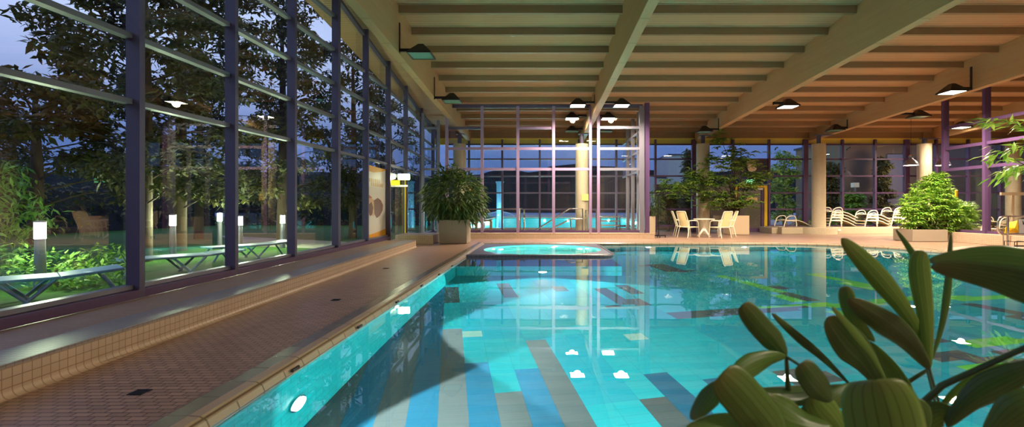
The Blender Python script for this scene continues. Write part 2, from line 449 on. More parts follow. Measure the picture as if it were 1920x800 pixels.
# coping: raised flat back, rounded nosing down to the water
cop = MB(); rings = []
prof = [(.24, -.1), (.24, .06), (.225, .07), (.11, .07), (.05, .065), (.015, .045), (0, .01), (0, -.03), (.03, -.05), (.03, -.1)]
for d, z in prof: rings.append([(x, y, z) for x, y in offset(pool, d)])
n = len(pool)
for i in range(len(prof) - 1):
    vs = rings[i] + rings[i + 1]
    cop.add(vs, [(j, n + j, n + (j + 1) % n, (j + 1) % n) for j in range(n)], 0 if i in (0, 1, 2) else 1)
cop = tag(cop.build('pool_coping', ['coping_top', 'coping'], origin=(0, 0, 0)), 'raised tan tile coping with rounded nosing all around the pool', 'pool edge', kind='structure')
for y in (3.35, 4.55, 5.75, 6.95, 8.15, 9.35):
    mb = MB(); mb.tube([(-1.706, y - .045, .03), (-1.706, y + .045, .03)], .012, 8)
    o = mb.build('overflow_slot', 'black', cop)

# pool basin walls
wl = MB(); wp = offset(pool, .03)
for j in range(n):
    a, b = wp[j], wp[(j + 1) % n]
    wl.quad((b[0], b[1], -.03), (a[0], a[1], -.03), (a[0], a[1], -2.2), (b[0], b[1], -2.2))
tag(wl.build('pool_wall', 'pwall', origin=(0, 0, 0)), 'turquoise tiled inside wall of the swimming pool', 'pool wall', kind='structure')
# pool floor: lanes of tile, slightly turned, patterned cell by cell
LW, CL = .238, .12
ub = pool_pt(868, 640); U0 = ub[0] * math.cos(TA) + ub[1] * math.sin(TA)
def uv(x, y): return (x * math.cos(TA) + y * math.sin(TA) - U0) / LW, (-x * math.sin(TA) + y * math.cos(TA))
def patch(px): return [uv(*pool_pt(*p)) for p in px]
def inside(p, poly):
    r = False; j = len(poly) - 1
    for i in range(len(poly)):
        xi, yi = poly[i]; xj, yj = poly[j]
        if (yi > p[1]) != (yj > p[1]) and p[0] < (xj - xi) * (p[1] - yi) / (yj - yi) + xi: r = not r
        j = i
    return r
PATCH = [('g', patch(q)) for q in (
    [(1262, 585), (1500, 573), (1520, 582), (1275, 596)], [(1440, 537), (1456, 536), (1535, 563), (1515, 567)],
    [(1122, 540), (1142, 539), (1180, 577), (1150, 577)], [(1154, 534), (1170, 533), (1200, 550), (1180, 551)],
    [(941, 530), (960, 530), (978, 557), (950, 557)], [(1040, 530), (1060, 530), (1080, 545), (1050, 545)],
    [(1850, 656), (1960, 646), (1960, 662), (1870, 667)], [(1796, 570), (1815, 567), (1960, 596), (1960, 606)],
    [(1745, 630), (1778, 630), (1790, 640), (1750, 642)], [(1745, 660), (1790, 655), (1850, 676), (1750, 676)],
    [(1855, 672), (1960, 664), (1960, 682), (1900, 690)], [(1200, 497), (1240, 495), (1300, 508), (1270, 511)],
    [(1440, 700), (1560, 690), (1600, 715), (1480, 722)], [(1180, 560), (1200, 558), (1225, 572), (1205, 574)])]
PATCH += [('n', patch(q)) for q in (
    [(1338, 517), (1356, 516), (1520, 560), (1496, 565)], [(1418, 575), (1545, 565), (1560, 573), (1425, 583)],
    [(1518, 513), (1536, 512), (1655, 540), (1635, 546)], [(1553, 569), (1720, 556), (1730, 563), (1562, 577)],
    [(1788, 641), (1960, 628), (1960, 643), (1830, 653)], [(1790, 677), (1850, 672), (1925, 700), (1880, 708)],
    [(1776, 557), (1960, 547), (1960, 554), (1790, 564)], [(1550, 584), (1575, 582), (1650, 603), (1620, 607)])]
PATCH += [('l', patch([(868, 621), (903, 621), (905, 633), (869, 633)])), ('l', patch([(1170, 623), (1205, 622), (1212, 634), (1185, 635)]))]
def vrow(px, py): return uv(*pool_pt(px, py))[1]
VR = {k: vrow(*p) for k, p in dict(a1=(850, 568), a2=(852, 617), b=(890, 680), c=(945, 740), d=(985, 693), e=(1003, 637), f2=(1160, 755), f3=(1170, 700), f5=(1280, 719), f5b=(1330, 762)).items()}
def cellcol(i, v, x, y):
    for c, q in PATCH:
        if inside((i + .5, v), q): return c
    if i <= -2: return 'b' if i % 2 == 0 else 'g'
    if i == -1: return 'g' if (v > VR['a1'] or v < VR['a2']) and v < VR['a1'] + 1.4 else 't'
    if i == 0 and v < VR['b']: return 'b'
    if i == 1 and v < VR['c']: return 'g'
    if i == 2 and v < VR['d']: return 'b'
    if i == 3 and v < VR['e']: return 'g'
    if i == 6 and v < VR['f2']: return 'g'
    if i == 7 and v < VR['f3']: return 'b'
    if i == 9 and VR['f5b'] < v < VR['f5']: return 'b'
    return 't' if (i // 3 + int(v / 1.9)) % 3 else 'u'
MATI = {'t': 0, 'u': 1, 'b': 2, 'g': 3, 'n': 4, 'l': 5}
fb = MB(); us = []; ca, sa = math.cos(TA), math.sin(TA)
vid = {}
def fv(i, j):
    if (i, j) not in vid:
        u = i * LW + U0; v = j * CL
        x, y = u * ca - v * sa, u * sa + v * ca
        vid[(i, j)] = len(fb.v); fb.v.append((x, y, -depth(y)))
    return vid[(i, j)]
for i in range(-22, 60):
    for j in range(-6, 140):
        u = (i + .5) * LW + U0; v = (j + .5) * CL
        x, y = u * ca - v * sa, u * sa + v * ca
        if -1.95 < x < 10.6 and 1.7 < y < 15.3:
            fb.f.append((fv(i, j), fv(i + 1, j), fv(i + 1, j + 1), fv(i, j + 1))); fb.mi.append(MATI[cellcol(i, v, x, y)])
tag(fb.build('pool_floor', ['turq', 'turq2', 'pblue', 'pgrey', 'pgreen', 'plight'], origin=(0, 0, 0)), 'turquoise pool bottom patterned with grey, blue and green tile lanes', 'pool floor', kind='structure')
SPC, SPR = (.07, 13.05), 1.58
spa_out = [(PL, 11.3), (1.55, 11.3), (1.70, 11.42), (1.78, 11.65), (1.78, PF), (PL, PF)]
circ = [(SPC[0] + SPR * math.cos(2 * PI * i / 48), SPC[1] + SPR * math.sin(2 * PI * i / 48)) for i in range(48)]
# water sheet with a hole where the spa stands
wpoly = pool[:-1] + [(1.78, PF), (1.78, 11.65), (1.70, 11.42), (1.55, 11.3), (PL, 11.3)]
tag(plate(wpoly, [], 0.0).build('pool_water', 'water', origin=(0, 0, 0)), 'clear still turquoise water filling the pool', 'water', kind='structure')
# submerged bench in front of the spa
bz = -.5; by = 10.05
mb = MB(); mb.box(PL - .02, 1.72, by, 11.4, -1.9, bz)
mb.mi[1] = 1
tag(mb.build('submerged_bench', ['pwall', 'pdark']), 'turquoise underwater bench with dark tiled seat in front of the whirlpool', 'bench')
# whirlpool
sp = thing('whirlpool', (SPC[0], SPC[1], -1.0), 'round whirlpool tub with dark tiled rim at the far corner of the pool', 'whirlpool')
mb = plate(spa_out, [circ], .035)
m = len(spa_out)
for j in range(m):
    a, b = spa_out[j], spa_out[(j + 1) % m]
    mb.quad((a[0], a[1], -.6), (b[0], b[1], -.6), (b[0], b[1], .035), (a[0], a[1], .035))
mb.build('tiled_rim', 'spa_rim', sp)
mb = MB()
mb.lathe([(SPR, .035), (SPR, -.35), (SPR - .4, -.36), (SPR - .42, -.85), (0, -.9)], (SPC[0], SPC[1], 0), 48, cap=False)
for f in range(len(mb.f)): mb.f[f] = tuple(reversed(mb.f[f]))
mb.build('basin', 'spa_tile', sp, smooth=True)
mb = MB(); mb.add([(x, y, .012) for x, y in circ], [tuple(range(48))])
mb.build('water_surface', 'water_spa', sp)
mb = MB()
mb.tube([(PL, 11.3, .028), (1.55, 11.3, .028), (1.70, 11.42, .028), (1.78, 11.65, .028), (1.78, 14.6, .028)], .035, 8)
mb.build('rounded_edge', 'spa_rim', sp, smooth=True)
for ang, r, z in ((75, 1.55, -.22), (158, 1.5, -.22), (30, 1.5, -.22), (270, 1.1, -.6)):
    a = math.radians(ang); c = Vector((SPC[0] + r * math.cos(a), SPC[1] + r * math.sin(a), z))
    mb = MB(); mb.disc(c, .075, (-math.cos(a), -math.sin(a), .2), 16, .02); mb.build('spa_lamp', 'uw_on', sp)
    light('POINT', 'spa_light', c + Vector((-math.cos(a), -math.sin(a), 0)) * .25, sp, 110, (.75, 1, .9), shadow_soft_size=.06)

# underwater lamps
def uw_lamp(c, axis, label, e=60, size=105, r=.085):
    c = Vector(c); t = thing('underwater_lamp', tuple(c), label, 'pool lamp', 'underwater lamps in the pool walls')
    ax = Vector(axis).normalized()
    mb = MB(); mb.disc(c, r * 1.25, ax, 24, .012); bz_ = mb.build('bezel', 'chrome', t, True)
    mb = MB(); mb.disc(c + ax * .012, r, ax, 24, .012); mb.build('lens', 'uw_on', bz_, True)
    light('SPOT', 'underwater_beam', c + ax * .05, t, e, (.80, 1.0, .93), rot=ax + Vector((0, 0, -.06)), spot_size=math.radians(size), spot_blend=.04, shadow_soft_size=.03)
    return t
UWE = 120
uw_lamp((PL - .025, 3.45, -.7), (1, 0, 0), 'round pool lamp in the near wall below the coping, closest to the camera', UWE * 6)
uw_lamp((PL - .025, 6.12, -.72), (1, 0, 0), 'round pool lamp in the side wall halfway to the whirlpool', UWE * 7.5)
uw_lamp((.06, by - .002, -1.25), (0, -1, 0), 'dazzling pool lamp in the front of the underwater bench below the whirlpool', UWE * 4.0, 120)
for y in (3.3, 6.2, 9.2):
    uw_lamp((PR + .025, y, -.8), (-1, 0, 0), 'pool lamp in the wall opposite the windows, %s from the camera' % {3.3: 'nearest', 6.2: 'second', 9.2: 'third'}[y], UWE * 2.4, 140, .045)
for x in (3.4, 6.4):
    uw_lamp((x, PF + .025, -.8), (0, -1, 0), 'pool lamp in the far wall %s' % {3.4: 'next to the whirlpool', 6.4: 'below the table and chairs'}[x], UWE * 1.7, 140)
for x in (1.2, 4.4, 7.6):
    uw_lamp((x, PN - .025, -.8), (0, 1, 0), 'pool lamp in the camera-side wall, %s from the windows' % {1.2: 'first', 4.4: 'second', 7.6: 'third'}[x], UWE * 1.7, 140)
t = uw_lamp((PL - .025, 5.8, -.19), (1, 0, 0), 'small bright inlet lamp just under the coping of the side wall', 12, 120, .05)

# ------------------------------------------------------------------ left side: ledge bench and window wall
def wx(Y): return -4.02 - .036 * Y           # window wall line
def lx(Y): return -3.12 - .0377 * Y          # ledge front line
LZ = .205; Y0, Y1 = -3.0, 14.18
t = thing('tiled_ledge', (lx(6), 6, 0), 'long low beige tiled bench ledge running under the window wall', 'ledge')
mb = MB()
mb.hexa([(lx(Y0), Y0, 0), (lx(Y1), Y1, 0), (wx(Y1), Y1, 0), (wx(Y0), Y0, 0), (lx(Y0), Y0, LZ), (lx(Y1), Y1, LZ), (wx(Y1), Y1, LZ), (wx(Y0), Y0, LZ)])
mb.mi[1] = 1
mb.build('ledge_body', ['beige_tile', 'ledge_top'], t)
mb = MB(); cw = .33
mb.hexa([(lx(Y0) + .004, Y0, LZ - .02), (lx(Y1) + .004, Y1, LZ - .02), (lx(Y1) - cw, Y1, LZ - .02), (lx(Y0) - cw, Y0, LZ - .02),
         (lx(Y0) + .004, Y0, LZ + .004), (lx(Y1) + .004, Y1, LZ + .004), (lx(Y1) - cw, Y1, LZ + .004), (lx(Y0) - cw, Y0, LZ + .004)])
mb.build('cap_strip', 'ledge_cap', t, bevel=.004)
mb = MB(); k = 8                                # cove tile along the foot
for i in range(k):
    a0, a1 = i / k * PI / 2, (i + 1) / k * PI / 2; R = .045
    p = lambda a, Y: (lx(Y) + R - R * math.sin(a) + .001, Y, R - R * math.cos(a) + .0005)
    mb.quad(p(a0, Y0), p(a0, Y1), p(a1, Y1), p(a1, Y0))
for f in range(len(mb.f)): mb.f[f] = tuple(reversed(mb.f[f]))
mb.build('cove_tile', 'beige_tile', t, True)

mpx = [272, 447, 557, 637, 692, 733, 765, 794, 815]
MY = [(-4.02) / ((p - CX) / F + .036) for p in mpx]
MY = [-2.6, 0.1, 1.75, 3.43] + MY            # mullions nearer than the frame edge too
MY.append(23.2)
def tz(Y, k): return (2.27 + .0255 * min(9, (Y - 5.11))) + (.69 + .0085 * min(9, (Y - 5.1))) * k
cz = lambda Y: 6.93 - .0894 * Y
WTOP = lambda Y: cz(Y) + .02
ND = len(mpx)
for i in range(len(MY) - 1):
    ya, yb = MY[i], MY[i + 1]
    w = MB()
    dpt = .145
    # mullion at the far side of this bay (a fin standing into the hall)
    p0, p1 = Vector((wx(yb) - dpt, yb - .035, LZ)), Vector((wx(yb), yb - .035, LZ))
    wid = .07
    w.box(wx(yb) - dpt, wx(yb), yb - wid, yb, LZ + .002 if yb < 14.0 else 0.001, WTOP(yb))
    if abs(yb - MY[7]) < 1e-6: w.box(wx(yb) - dpt, wx(yb) - .01, yb + .03, yb + .075, LZ + .002, WTOP(yb))
    # transoms
    xm = lambda Y: wx(Y) - .125
    isdoor = i == 9
    for kk in range(0, 6):
        za, zb = tz(ya, kk), tz(yb, kk)
        if zb > cz(yb) - .35: continue
        w.bar((xm(ya), ya, za), (xm(yb - wid), yb - wid, zb), .10, .055, mi=3)
    w.bar((xm(ya), ya, cz(ya) - .12), (xm(yb - wid), yb - wid, cz(yb - wid) - .12), .10, .08)
    zb0 = LZ if ya < 14.0 else .0
    if not isdoor:
        w.bar((wx(ya) - .07, ya, zb0 + .045), (wx(yb - wid) - .07, yb - wid, zb0 + .045), .14, .085, mi=1)
        w.bar((wx(ya) - .12, ya, zb0 + .115), (wx(yb - wid) - .12, yb - wid, zb0 + .115), .10, .045, mi=2)
    o = w.build('window_%d' % (i + 1), ['mull', 'mull_violet', 'steelgrey', 'transom'], origin=(wx(ya), ya, 0))
    tag(o, 'tall purple framed window bay, %s along the glass wall beside the ledge' % ORD[i], 'window', kind='structure')
    g = MB(); gx = lambda Y: wx(Y) - .16
    if not isdoor: g.quad((gx(ya), ya, zb0), (gx(ya), ya, WTOP(ya)), (gx(yb), yb, WTOP(yb)), (gx(yb), yb, zb0))
    else: g.quad((gx(ya), ya, 2.3), (gx(ya), ya, WTOP(ya)), (gx(yb), yb, WTOP(yb)), (gx(yb), yb, 2.3))
    g.build('pane', 'glass', o)
# poster in the bay before the door, door bay after it
pa, pb = MY[8], MY[9] - .07
gxp = lambda Y: wx(Y) - .145
t = thing('poster', (gxp(13.6), 13.6, .3), 'tall wellness poster with orange bands and brown stones stuck in the window before the door', 'poster')
z0, z1 = .33, 2.32
mb = MB(); mb.hexa([(gxp(pa) - .01, pa, z0), (gxp(pb) - .01, pb, z0), (gxp(pb), pb, z0), (gxp(pa), pa, z0), (gxp(pa) - .01, pa, z1), (gxp(pb) - .01, pb, z1), (gxp(pb), pb, z1), (gxp(pa), pa, z1)])
mb.build('paper', 'poster', t)
def pq(pts, name, mat, k=.004):                 # flat print on the poster: u along the bay, v up
    vs = [(gxp(pa + (pb - pa) * u) + k, pa + (pb - pa) * u, z0 + (z1 - z0) * v) for u, v in pts]
    mb = MB(); mb.add(vs, [tuple(range(len(vs)))]); mb.build(name, mat, t)
pq([(0, 1), (0, .93), (.4, .91), (.8, .95), (1, .985), (1, 1)], 'orange_band', 'orange')
pq([(0, 0), (1, 0), (1, .10), (.7, .075), (.3, .05), (0, .06)], 'orange_band', 'orange')
pq([(0, .13), (.22, .13), (.22, .25), (0, .25)], 'orange_square', 'orange')
pq([(0, .72), (0, .84), (1, .80), (1, .70)], 'text_panel', plain('poster_text_panel', srgb(224, 206, 184), .5), .003)
for nm, row, lst in (('lettering', .775, [(.03, .06), (.12, .05), (.2, .07), (.3, .06), (.39, .05), (.47, .06), (.56, .05), (.64, .06)]), ('lettering', .722, [(.3, .05), (.38, .06), (.47, .05), (.55, .06), (.64, .05), (.72, .06), (.8, .05)])):
    mb = MB()
    for u, w_ in lst:                            # two blurred lines of lettering, unreadable in the photograph
        Y = lambda q: pa + (pb - pa) * q
        mb = MB(); mb.add([(gxp(Y(q)) + .006, Y(q), z0 + (z1 - z0) * v) for q, v in ((u, row), (u + w_, row), (u + w_, row + .05), (u, row + .05))], [(0, 1, 2, 3)])
        mb.build('letter', 'poster_tan', t)
pq([(0, .52), (.05, .58), (.3, .55), (.5, .52), (.62, .44), (.6, .36), (.4, .30), (.1, .33), (0, .40)], 'stone_print', 'poster_skin')
pq([(.42, .52), (.6, .56), (.75, .53), (.86, .46), (.84, .38), (.7, .30), (.55, .27), (.45, .33)], 'dark_stone_print', 'poster_brown', .006)
pq([(.2, .46), (.32, .5), (.4, .42), (.36, .33), (.26, .3), (.2, .36)], 'dark_stone_print', 'poster_brown', .006)
pq([(0, .60), (.1, .625), (.35, .56), (.3, .545), (0, .57)], 'hand_print', plain('poster_hand', srgb(180, 104, 70), .5), .006)
# door with yellow edge
da, db = MY[9] + .02, MY[10] - .09
dx = lambda Y: wx(Y) - .1
o = thing('door_1', (dx(da), da, 0), 'glazed emergency door in the window wall just past the poster, yellow edged', 'door', kind='structure')
mb = MB()
for a, b_, z in ((da, db, .05), (da, db, 2.2)): mb.bar((dx(a), a, z), (dx(b_), b_, z), .08, .1)
for y in (da + .04, db - .04): mb.bar((dx(y), y, 0.01), (dx(y), y, 2.25), .08, .08, (1, 0, 0))
mb.build('door_frame', 'mull', o)
mb = MB(); y = db - .1; mb.bar((dx(y) + .05, y, 0.02), (dx(y) + .05, y, 2.15), .05, .03, (0, 1, 0)); mb.build('yellow_edge', 'yellow', o)
mb = MB(); mb.quad((dx(da), da, .1), (dx(da), da, 2.15), (dx(db), db, 2.15), (dx(db), db, .1)); mb.build('pane', 'glass', o)
mb = MB(); mb.tube([(dx(da + .15) + .03, da + .15, 1.02), (dx(da + .15) + .09, da + .15, 1.02), (dx(da + .3) + .09, da + .3, 1.02)], .012, 8); mb.build('door_handle', 'chrome', o, True)
# exit light box over the door
e = thing('exit_light', (wx(15.6), 15.6, 2.05), 'glowing white and yellow emergency exit light above the glazed door', 'exit sign')
ye = 15.55
mb = MB(); mb.box(wx(ye) - .02, wx(ye) + .36, ye, ye + .08, 2.07, 2.26); mb.build('lit_box', 'exit_on', e, bevel=.02)
mb = MB(); mb.box(wx(ye) - .30, wx(ye) + .04, ye - .03, ye + .02, 1.9, 2.05); mb.build('yellow_plate', emit('yellow_lit_plate', (1, .72, .02, 1), 1.6), e)
mb = MB(); mb.lathe([(.0, -.07), (.06, -.05), (.075, 0), (.06, .05), (0, .07)], (wx(ye) - .16, ye, 2.15), 12); mb.build('bulb', 'exit_on', e, True)
mb = MB(); mb.box(wx(ye) - .3, wx(ye) + .3, ye + .0, ye + .05, 1.84, 1.9); mb.build('bracket', 'white', e)
light('POINT', 'exit_glow', (wx(ye) + .2, ye - .3, 2.1), e, 8, (1, .95, .6), shadow_soft_size=.1)

# ------------------------------------------------------------------ roof: ceiling, beams, purlins
RS = .035
mb = MB(); mb.hexa([(-5.4, -5.2, cz(-5.2)), (30, -5.2, cz(-5.2)), (30, 23.6, cz(23.6)), (-5.4, 23.6, cz(23.6)),
                    (-5.4, -5.2, cz(-5.2) + .2), (30, -5.2, cz(-5.2) + .2), (30, 23.6, cz(23.6) + .2), (-5.4, 23.6, cz(23.6) + .2)])
tag(mb.build('ceiling', 'ceil', origin=(0, 0, 0)), 'sloping boarded wooden ceiling of the pool hall', 'ceiling', kind='structure')
BX = [(-3.52, -3.32), (1.95, 2.16), (7.46, 7.68), (12.95, 13.17), (18.45, 18.67), (23.9, 24.1)]
bl = ['beside the window wall', 'ending at the twin posts of the glass partition', 'ending over the column with the tall plant', 'ending over the free-standing column beside the stacked loungers', 'ending over the column behind the bright bush', 'furthest from the window wall']
bb = lambda Y: 5.19 - RS * Y
for (x0, x1), l in zip(BX, bl):
    mb = MB(); mb.hexa([(x0, -5, bb(-5)), (x1, -5, bb(-5)), (x1, 23.1, bb(23.1)), (x0, 23.1, bb(23.1)), (x0, -5, cz(-5)), (x1, -5, cz(-5)), (x1, 23.1, cz(23.1)), (x0, 23.1, cz(23.1))])
    tag(mb.build('roof_beam', 'beam', bevel=.008), 'deep laminated wooden roof beam ' + l, 'roof beam', 'laminated roof beams', kind='thing')
bays = ['in the bay along the window wall', 'in the bay past the partition beam', 'in the third bay from the windows', 'in the fourth bay from the windows', 'in the fifth bay from the windows']
for b in range(5):
    xa, xb = BX[b][1], BX[b + 1][0]
    for k in range(13):
        Y = 22.55 - 1.12 * k
        z = cz(Y) - .18
        mb = MB(); mb.box(xa, xb, Y - .06, Y + .06, z, cz(Y) + .005)
        tag(mb.build('purlin', 'purlin', bevel=.006), 'wooden purlin %s, %s row from the back windows' % (bays[b], ORD[k]), 'purlin', 'ceiling purlins')
for px, py, Y, l in ((961, 71, 12.8, 'above the window side of the pool'), (1385, 33, 11.6, 'above the middle of the pool')):
    x = xat(px, Y); z = cz(Y)
    mb = MB(); mb.lathe([(0, -.03), (.09, -.03), (.11, -.012), (.11, .0)], (x, Y, z), 24)
    tag(mb.build('ceiling_speaker', 'white', smooth=True), 'small round white ceiling disc ' + l, 'ceiling speaker')

# ------------------------------------------------------------------ hall lamps
def hall_lamp(px, py, Y, side, on, label, size=.28, e=780):
    """cone shade on an arm; py = the bright underside. side: -1 arm reaches to the beam on its left"""
    p = at(px, py, Y); x, z = p.x, p.z
    bxs = [v for q in BX for v in q]
    bx = max(v for v in bxs if v < x) if side < 0 else min(v for v in bxs if v > x)
    t = thing('hall_lamp', (x, Y, z), label, 'ceiling lamp', 'cone shaded lamps on the roof beams')
    a = size; sq = ((-1, -1), (1, -1), (1, 1), (-1, 1))
    ring = lambda r, dz: [(x + r * q[0], Y + r * q[1], z + dz) for q in sq]
    mb = MB(); i0, o0, o1, t0 = ring(a * .88, .0), ring(a, .0), ring(a, .03), ring(.06, .27)
    mb.add(i0 + o0 + o1 + t0, [(j, (j + 1) % 4, 4 + (j + 1) % 4, 4 + j) for j in range(4)] + [(4 + j, 4 + (j + 1) % 4, 8 + (j + 1) % 4, 8 + j) for j in range(4)]
           + [(8 + j, 8 + (j + 1) % 4, 12 + (j + 1) % 4, 12 + j) for j in range(4)] + [(12, 13, 14, 15)])
    sh = mb.build('shade', 'black', t)
    mb = MB(); mb.add(ring(a * .89, .008), [(3, 2, 1, 0)])
    mb.build('lamp_glass', 'lamp_on' if on else 'lampglass_off', sh)
    mb = MB(); mb.box(min(x, bx), max(x, bx), Y - .03, Y + .03, z + .10, z + .17); ar_ = mb.build('arm', 'black', t)
    s_ = .02 if bx < x else -.02
    mb = MB(); mb.box(min(bx, bx + s_), max(bx, bx + s_), Y - .03, Y + .03, z + .08, min(z + .78, cz(Y) - .25)); mb.build('wall_bracket', 'black', ar_)
    if on: light('SPOT', 'lamp_light', (x, Y, z - .04), t, e, (1, .84, .63), rot=(0, 0, -1), spot_size=math.radians(165), spot_blend=.6, shadow_soft_size=.12)
    return t
hall_lamp(790, 105, 11.35, -1, False, 'unlit black lamp on the window wall beam, nearer one')
hall_lamp(848, 191, 15.1, -1, False, 'unlit black lamp on the window wall beam, just before the glass partition')
hall_lamp(1083, 199, 17.0, 1, True, 'lit lamp on the window side of the partition beam, in front of the glass')
hall_lamp(1165, 199, 17.0, -1, True, 'lit lamp on the pool side of the partition beam, in front of the glass')
hall_lamp(1072, 223, 19.9, 1, True, 'lit lamp behind the glass partition, window side of the beam', e=220)
hall_lamp(1140, 223, 19.9, -1, True, 'lit lamp behind the glass partition, pool side of the beam', e=220)
hall_lamp(1072, 247, 21.8, 1, False, 'unlit lamp near the back windows behind the partition, window side of the beam')
hall_lamp(1135, 247, 21.8, -1, False, 'unlit lamp near the back windows behind the partition, pool side of the beam')
hall_lamp(1477, 201, 15.8, -1, True, 'lit lamp under the beam that ends over the tall plant')
hall_lamp(1785, 174, 14.4, 1, True, 'big lit lamp on the beam above the bright bush', e=1500)
hall_lamp(1722, 220, 17.7, -1, False, 'unlit lamp above the bright bush, far side of its beam')
hall_lamp(1320, 248, 20.0, 1, False, 'unlit lamp above the tall plant near the back windows')
hall_lamp(1566, 245, 20.2, 1, False, 'unlit lamp above the column beside the stacked loungers')
# lit lamps added along the beams to brighten hall and palm, most out of frame
for x, Y, sd, nm in ((13.9, 9.5, -1, 'fourth beam above the pool side'), (19.5, 13.5, -1, 'fifth beam beyond the planting'), (8.3, 7.0, -1, 'third beam over the water'), (8.4, 1.5, -1, 'third beam near the camera'), (6.9, -2.5, 1, 'third beam behind the camera'), (18.0, 20.5, 1, 'fifth beam over the loungers')):
    z = 4.8 + .035 * (14 - Y)
    hall_lamp(CX + x / Y * F, HY - (z - EYE) / Y * F, Y, sd, True, 'added lit lamp high on the ' + nm)

# ------------------------------------------------------------------ back wall of windows
BY = 23.2
zf = lambda py: EYE + (HY - py) / F * BY
fx = lambda px: xat(px, BY)
mb = MB(); mb.box(-5.2, 30, BY - .03, BY + .12, zf(271), zf(259))
tag(mb.build('trim_1', 'fascia'), 'mustard yellow fascia band above the back windows', 'trim', kind='structure')
mb = MB(); mb.box(-5.2, 30, BY - .02, BY + .14, zf(259), cz(BY) + .05)
tag(mb.build('wall_back', 'purlin'), 'wooden strip between the yellow fascia and the ceiling above the back windows', 'wall', kind='structure')
bpx = [838, 880, 942, 1012, 1085, 1155, 1228, 1300, 1373, 1440, 1508, 1577, 1638, 1697, 1752, 1812, 1872, 1935, 2000, 2070, 2140]
wide = {1300, 1508, 1697}
tr = [271, 298.5, 330, 361.5, 392]
doorbay = 8
for i in range(len(bpx) - 1):
    xa, xb = fx(bpx[i]), fx(bpx[i + 1]); w = MB()
    ww = .22 if bpx[i] in wide else .09
    w.box(xa - ww / 2, xa + ww / 2, BY - .16, BY, .001, zf(262))
    rows = [271, 298.5, 330] if 1 <= i <= 4 else tr
    for py in tr:
        if i == doorbay and py > 345: continue
        w.box(xa + ww / 2, xb - .045, BY - .09, BY - .01, zf(py) - .035, zf(py) + .035)
    base = .02 if bpx[i] < 1150 else .25
    if i != doorbay: w.box(xa, xb, BY - .12, BY, base, base + .09, 0)
    o = w.build('window_%d' % (i + 21), ['mull_violet' if bpx[i] >= 1200 else 'mull'], origin=(xa, BY, 0))
    tag(o, 'back window bay with lilac glazing bars, %d%s from the window wall corner' % (i + 1, {1: 'st', 2: 'nd', 3: 'rd', 21: 'st'}.get(i + 1, 'th')), 'window', kind='structure')
    g = MB(); gz = 0.0 if i != doorbay else zf(348)
    g.quad((xa, BY - .05, zf(262)), (xa, BY - .05, gz), (xb, BY - .05, gz), (xb, BY - .05, zf(262)))
    g.build('pane', 'glass', o)
    if i == doorbay:
        g = MB(); g.box(xa + .05, xb - .05, BY - .045, BY - .02, zf(332), zf(300)); g.build('panel', 'mull', o)
# door with yellow frame
xa, xb = fx(1376), fx(1436)
o = thing('door_2', ((xa + xb) / 2, BY - .05, 0), 'glazed back door in a bright yellow frame behind the tall plant', 'door', kind='structure')
zt = zf(348)
mb = MB(); mb.box(xa, xa + .13, BY - .2, BY - .05, 0.001, zt); mb.box(xb - .16, xb - .02, BY - .2, BY - .05, 0.001, zt); mb.box(xa + .13, xb - .16, BY - .2, BY - .05, zt - .1, zt); mb.build('yellow_frame', 'yellow', o)
mb = MB(); x0, x1 = xa + .14, xb - .17
mb.box(x0, x0 + .09, BY - .15, BY - .06, .02, zt - .11); mb.box(x1 - .11, x1, BY - .15, BY - .06, .02, zt - .11); mb.box(x0 + .09, x1 - .11, BY - .15, BY - .06, .02, .2); mb.box(x0 + .09, x1 - .11, BY - .15, BY - .06, zt - .24, zt - .11)
mb.build('leaf_frame', 'mull_violet', o)
mb = MB(); mb.quad((x0, BY - .1, zt - .2), (x0, BY - .1, .15), (x1, BY - .1, .15), (x1, BY - .1, zt - .2)); mb.build('pane', 'glass', o)
mb = MB(); mb.box(x1 - .5, x1 - .06, BY - .2, BY - .15, zt - .2, zt - .13); mb.build('door_closer', 'white', o)
mb = MB(); mb.box(xb - 1.05, xb - .48, BY - .17, BY - .16, zf(378), zf(370)); mb.build('door_notice', plain('door_notice', srgb(226, 190, 140), .6), o)
# clock
c = fl(1405, 440); zc = zf(315); xc = fx(1406)
o = thing('wall_clock', (xc, BY - .1, zc), 'round cream wall clock on the purple panel above the yellow framed door', 'clock')
mb = MB(); mb.box(xc - .2, xc + .19, BY - .2, BY - .1, zc, zc + .36); mb.build('housing', 'clock', o, bevel=.01)
mb = MB(); mb.disc((xc, BY - .2, zc), .21, (0, -1, 0), 28, .06); mb.build('face', 'clock', o, True)
mb = MB(); mb.bar((xc, BY - .265, zc), (xc + .02, BY - .265, zc + .15), .014, .006, (0, 1, 0)); mb.bar((xc, BY - .265, zc), (xc + .09, BY - .265, zc - .05), .018, .006, (0, 1, 0)); mb.build('hand', 'black', o)
# green exit sign over the door
o = thing('exit_sign', (fx(1406), BY - .1, zf(345)), 'small green glowing exit sign between the clock and the yellow door frame', 'exit sign')
x = fx(1407)
mb = MB(); mb.box(x - .25, x + .2, BY - .18, BY - .1, zf(345), zf(337)); mb.build('lit_panel', 'green_sign', o)
mb = MB(); mb.bar((x - .12, BY - .184, zf(343.5)), (x - .05, BY - .184, zf(340)), .05, .01, (0, 1, 0)); mb.disc((x - .03, BY - .182, zf(338.8)), .035, (0, -1, 0), 12, .006); mb.bar((x + .02, BY - .184, zf(341)), (x + .14, BY - .184, zf(341)), .01, .05); mb.build('running_figure', 'white', o)
mb = MB(); mb.box(x - .05, x + .25, BY - .2, BY - .1, zf(346.5), zf(345)); mb.build('bracket', 'white', o)

